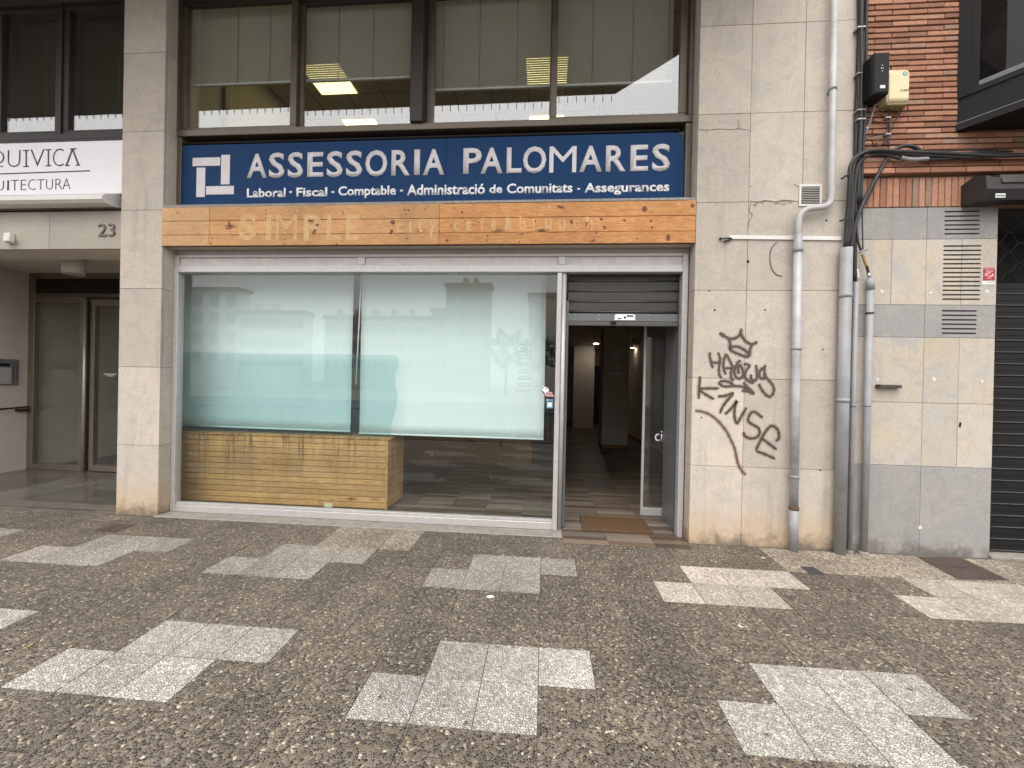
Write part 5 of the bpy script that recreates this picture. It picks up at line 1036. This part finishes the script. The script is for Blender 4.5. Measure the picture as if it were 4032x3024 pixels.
# ================================================================== PAVEMENT FITTINGS AND LITTER
def plate(name, pts, label, cat, mat, th=.006, extra=True):
    P = [gs(*p) for p in pts]; t = thing(name, label, cat, (P[0][0], P[0][1], gz(P[0][1])))
    V = [(x, y, gz(y)+.001) for x, y in P]+[(x, y, gz(y)+th) for x, y in P]
    mk('cover', V, [(3, 2, 1, 0), (4, 5, 6, 7), (0, 1, 5, 4), (1, 2, 6, 5), (2, 3, 7, 6), (3, 0, 4, 7)], mat, t)
    c = sum((Vector((x, y, 0)) for x, y in P), Vector())/4
    Q = [Vector((x, y, 0))+(Vector((x, y, 0))-c)*.06 for x, y in P]
    mk('rim', [(q.x, q.y, gz(q.y)+.003) for q in Q]+[(q.x, q.y, gz(q.y)-.01) for q in Q], [(0, 1, 2, 3), (0, 4, 5, 1), (1, 5, 6, 2), (2, 6, 7, 3), (3, 7, 4, 0)], 'grout', t)
    return t, c
def o3(a, b): return (2650+a/1.6006, 2000+b/1.6006)
def o1(a, b): return (a/1.5446, 1950+b/1.5446)
t, c = plate('steel_hatch', [o3(1800, 450), o3(2105, 455), o3(1815, 318), o3(1545, 312)], 'rusty brown steel hatch in the pavement below the grey stone base', 'hatch', 'plate_steel'); disc = drum('lift_ring', c.x, c.y, gz(c.y)+.0061, gz(c.y)+.0085, .03, 'plate_dark', t)
plate('drain_cover', [o3(870, 420), o3(955, 422), o3(885, 375), o3(805, 373)], 'small dark square drain cover near the foot of the downpipe', 'drain cover', 'plate_dark')
plate('manhole_cover', [o1(560, 222), o1(700, 228), o1(820, 180), o1(690, 180)], 'dark sunken inspection cover in front of the pillar', 'manhole cover', 'plate_steel')
x, y = gs(1300+995/1.58, 2000+552/1.58)
V = [(x-.022, y-.012, 0), (x+.004, y-.016, 0), (x+.026, y-.002, 0), (x+.022, y+.012, 0), (x-.006, y+.014, 0), (x-.026, y+.002, 0), (x, y, .010)]
V = [(a, b, gz(b)+.002+c_) for a, b, c_ in V]; tag(mk('paper_scrap', V+[(a, b, c_-.0018) for a, b, c_ in V[:6]], [(i, (i+1) % 6, 6) for i in range(6)]+[(12, 11, 10, 9, 8, 7)]+[(i, i+7, (i+1) % 6+7, (i+1) % 6) for i in range(6)], 'litter'), 'crumpled white paper scrap lying on the dark pavement', 'litter')
lv = [(o3(570, 318), 'litter', 'pale scrap on the ground left of the downpipe foot'), (o3(700, 388), 'leaf', 'small dry leaf near the drain cover'), (o3(560, 265), 'leaf', 'yellow dry leaf by the foot of the stone wall'), (o1(1010, 436), 'leaf', 'tiny yellow leaf on the pavement between the pale slab groups'), (o3(425, 750), 'litter', 'tiny white scrap on the dark slabs in front of the wall'), (o1(180, 918), 'leaf', 'narrow pale leaf at the left of the pavement')]
for (px, py), mt, lb_ in lv:
    x, y = gs(px, py); a = random.uniform(0, 3); P = []
    for k in range(6): t_ = k*math.pi/3; u_, v_ = .018*math.cos(t_), .008*math.sin(t_); P.append((x+u_*math.cos(a)-v_*math.sin(a), y+u_*math.sin(a)+v_*math.cos(a), gz(y)+.003+.004*abs(math.cos(t_))))
    tag(mk('dry_leaf' if mt == 'leaf' else 'litter_scrap', P+[(p[0], p[1], p[2]-.0012) for p in P], [tuple(range(6)), tuple(range(11, 5, -1))]+[(i, i+6, (i+1) % 6+6, (i+1) % 6) for i in range(6)], mt), lb_, 'leaf' if mt == 'leaf' else 'litter')

# ================================================================== ACROSS THE STREET (seen mirrored in the glass)
def far_house(name, label, x0, x1, yf, depth, h, mat, cols, rws, ww=1.1, wh=1.6, roof=0.6, chim=()):
    t = thing(name, label, 'building', ((x0+x1)/2, yf, 0))
    w = box('wall', x0, x1, yf-depth, yf, -0.3, h, mat, t); box('roof', x0-.3, x1+.3, yf-depth-.3, yf+.3, h+.001, h+roof, 'roof_tile', t)
    for i in range(cols):
        for j in range(rws):
            cx_ = x0+(x1-x0)*(i+.5)/cols; cz_ = h-1.6-j*3.1
            if cz_ > 1: piece('window', ww, .12, wh, (cx_, yf+.03, cz_), 'far_window', t, 0)
    for c_ in chim: box('chimney', c_-.45, c_+.45, yf-2.2, yf-1.2, h+roof+.001, h+roof+1.3, mat, t)
    return t
YF = -60
def rx(a, b): return refl(600+a/1.3273, 900+b/1.3273, YF)
def rx2(a, b): return refl(1500+a/1.327, 950+b/1.327, YF)
a = rx(-60, 300); b = rx(458, 345); far_house('apartment_house', 'cream four storey house across the street mirrored at the left of the glass', a[0], b[0], YF, 2.5, b[1]+.6, 'cream_wall', 6, 4, 1.6, 2.0)
a = rx(462, 405); b = rx(800, 460); far_house('apartment_house', 'cream long house across the street mirrored left of the blind gap', a[0], b[0]-.2, YF, 2.5, b[1]+.4, 'cream_wall', 8, 3, 1.2, 1.7, .6, [a[0]+2, a[0]+5])
a2 = rx(800, 460); b2_ = rx2(262, 400); far_house('apartment_house', 'ochre terrace with many chimneys mirrored in the middle of the glass', a2[0], b2_[0], YF-6, 12, a2[1]+.5, 'ochre_wall', 14, 3, 1.1, 1.5, .7, [a2[0]+2+3.4*k for k in range(int((b2_[0]-a2[0])/3.6))])
a = rx2(268, 395); b = rx2(340, 300); far_house('apartment_house', 'low brown annex of the tower block mirrored in the glass', b2_[0]+.2, b[0]-.1, YF, 10, b[1]-2.2, 'tower_wall', 2, 3)
c_ = rx2(570, 230); th_ = rx2(430, 235)[1]; tw = far_house('tower_block', 'brown tower block with twin stacks mirrored at the right of the glass', b[0], c_[0], YF, 3, th_, 'tower_wall', 4, 6, 1.1, 1.4, .5, [])
for q0, q1 in ((422, 448), (476, 500)): a = rx2(q0, 180); d = rx2(q1, 180); box('stack', a[0], d[0], YF-2.6, YF-1.2, th_+.501, a[1], 'tower_wall', tw)
a = rx2(775, 290); far_house('apartment_house', 'tall ochre house mirrored beside the door mullion', a[0], a[0]+26, YF, 14, a[1], 'ochre_wall', 8, 5)
# trees across the street
def far_tree(x, y, h, cr, label):
    t = thing('street_tree', label, 'tree', (x, y, 0), 'trees across the street'); tube('trunk', [(x, y, -.2), (x+.1, y, h*.35), (x, y+.1, h*.75)], [.22, .16, .06], 'bark', t, 8)
    V, F = [], []
    for k in range(900):
        u = Vector((random.gauss(0, 1), random.gauss(0, 1), random.gauss(0, 1))).normalized()*cr*random.uniform(.45, 1)**.5; u.z *= .85
        p = Vector((x, y, h*.66))+u*(1+.25*math.sin(u.x*3+u.z*2)); n = len(V); s = random.uniform(.12, .3); q = Vector((random.gauss(0, 1), random.gauss(0, 1), random.gauss(0, 1))).normalized(); r1 = q.orthogonal().normalized()*s; r2 = q.cross(r1)
        V += [p-r1, p+r2*.6, p+r1, p-r2*.6]; F.append((n, n+1, n+2, n+3))
    mk('crown', V, F, 'foliage', t)
a = rx2(700, 480); far_tree(a[0], YF+14, 8.5, 2.6, 'leafy street tree mirrored left of the door mullion'); far_tree(a[0]+4.5, YF+15, 8.0, 2.5, 'leafy street tree mirrored nearest the door mullion')
# kerbside railing
rl = thing('kerb_railing', 'dark iron kerbside railing mirrored in the lower shop glass', 'railing', (-1, -5.4, gz(-5.4)))
yR = -5.4; zR = gz(yR)
tube('top_rail', [(-12, yR, zR+.80), (10, yR, zR+.80)], .022, 'iron', rl, 8); tube('bottom_rail', [(-12, yR, zR+.10), (10, yR, zR+.10)], .018, 'iron', rl, 8)
for k in range(150): piece('bar', .014, .014, .70, (-9.5+.115*k, yR, zR+.45), 'iron', rl, 0)
for k in range(9): piece('post', .05, .05, .90, (-12+2.75*k, yR, zR+.44), 'iron', rl, .003)
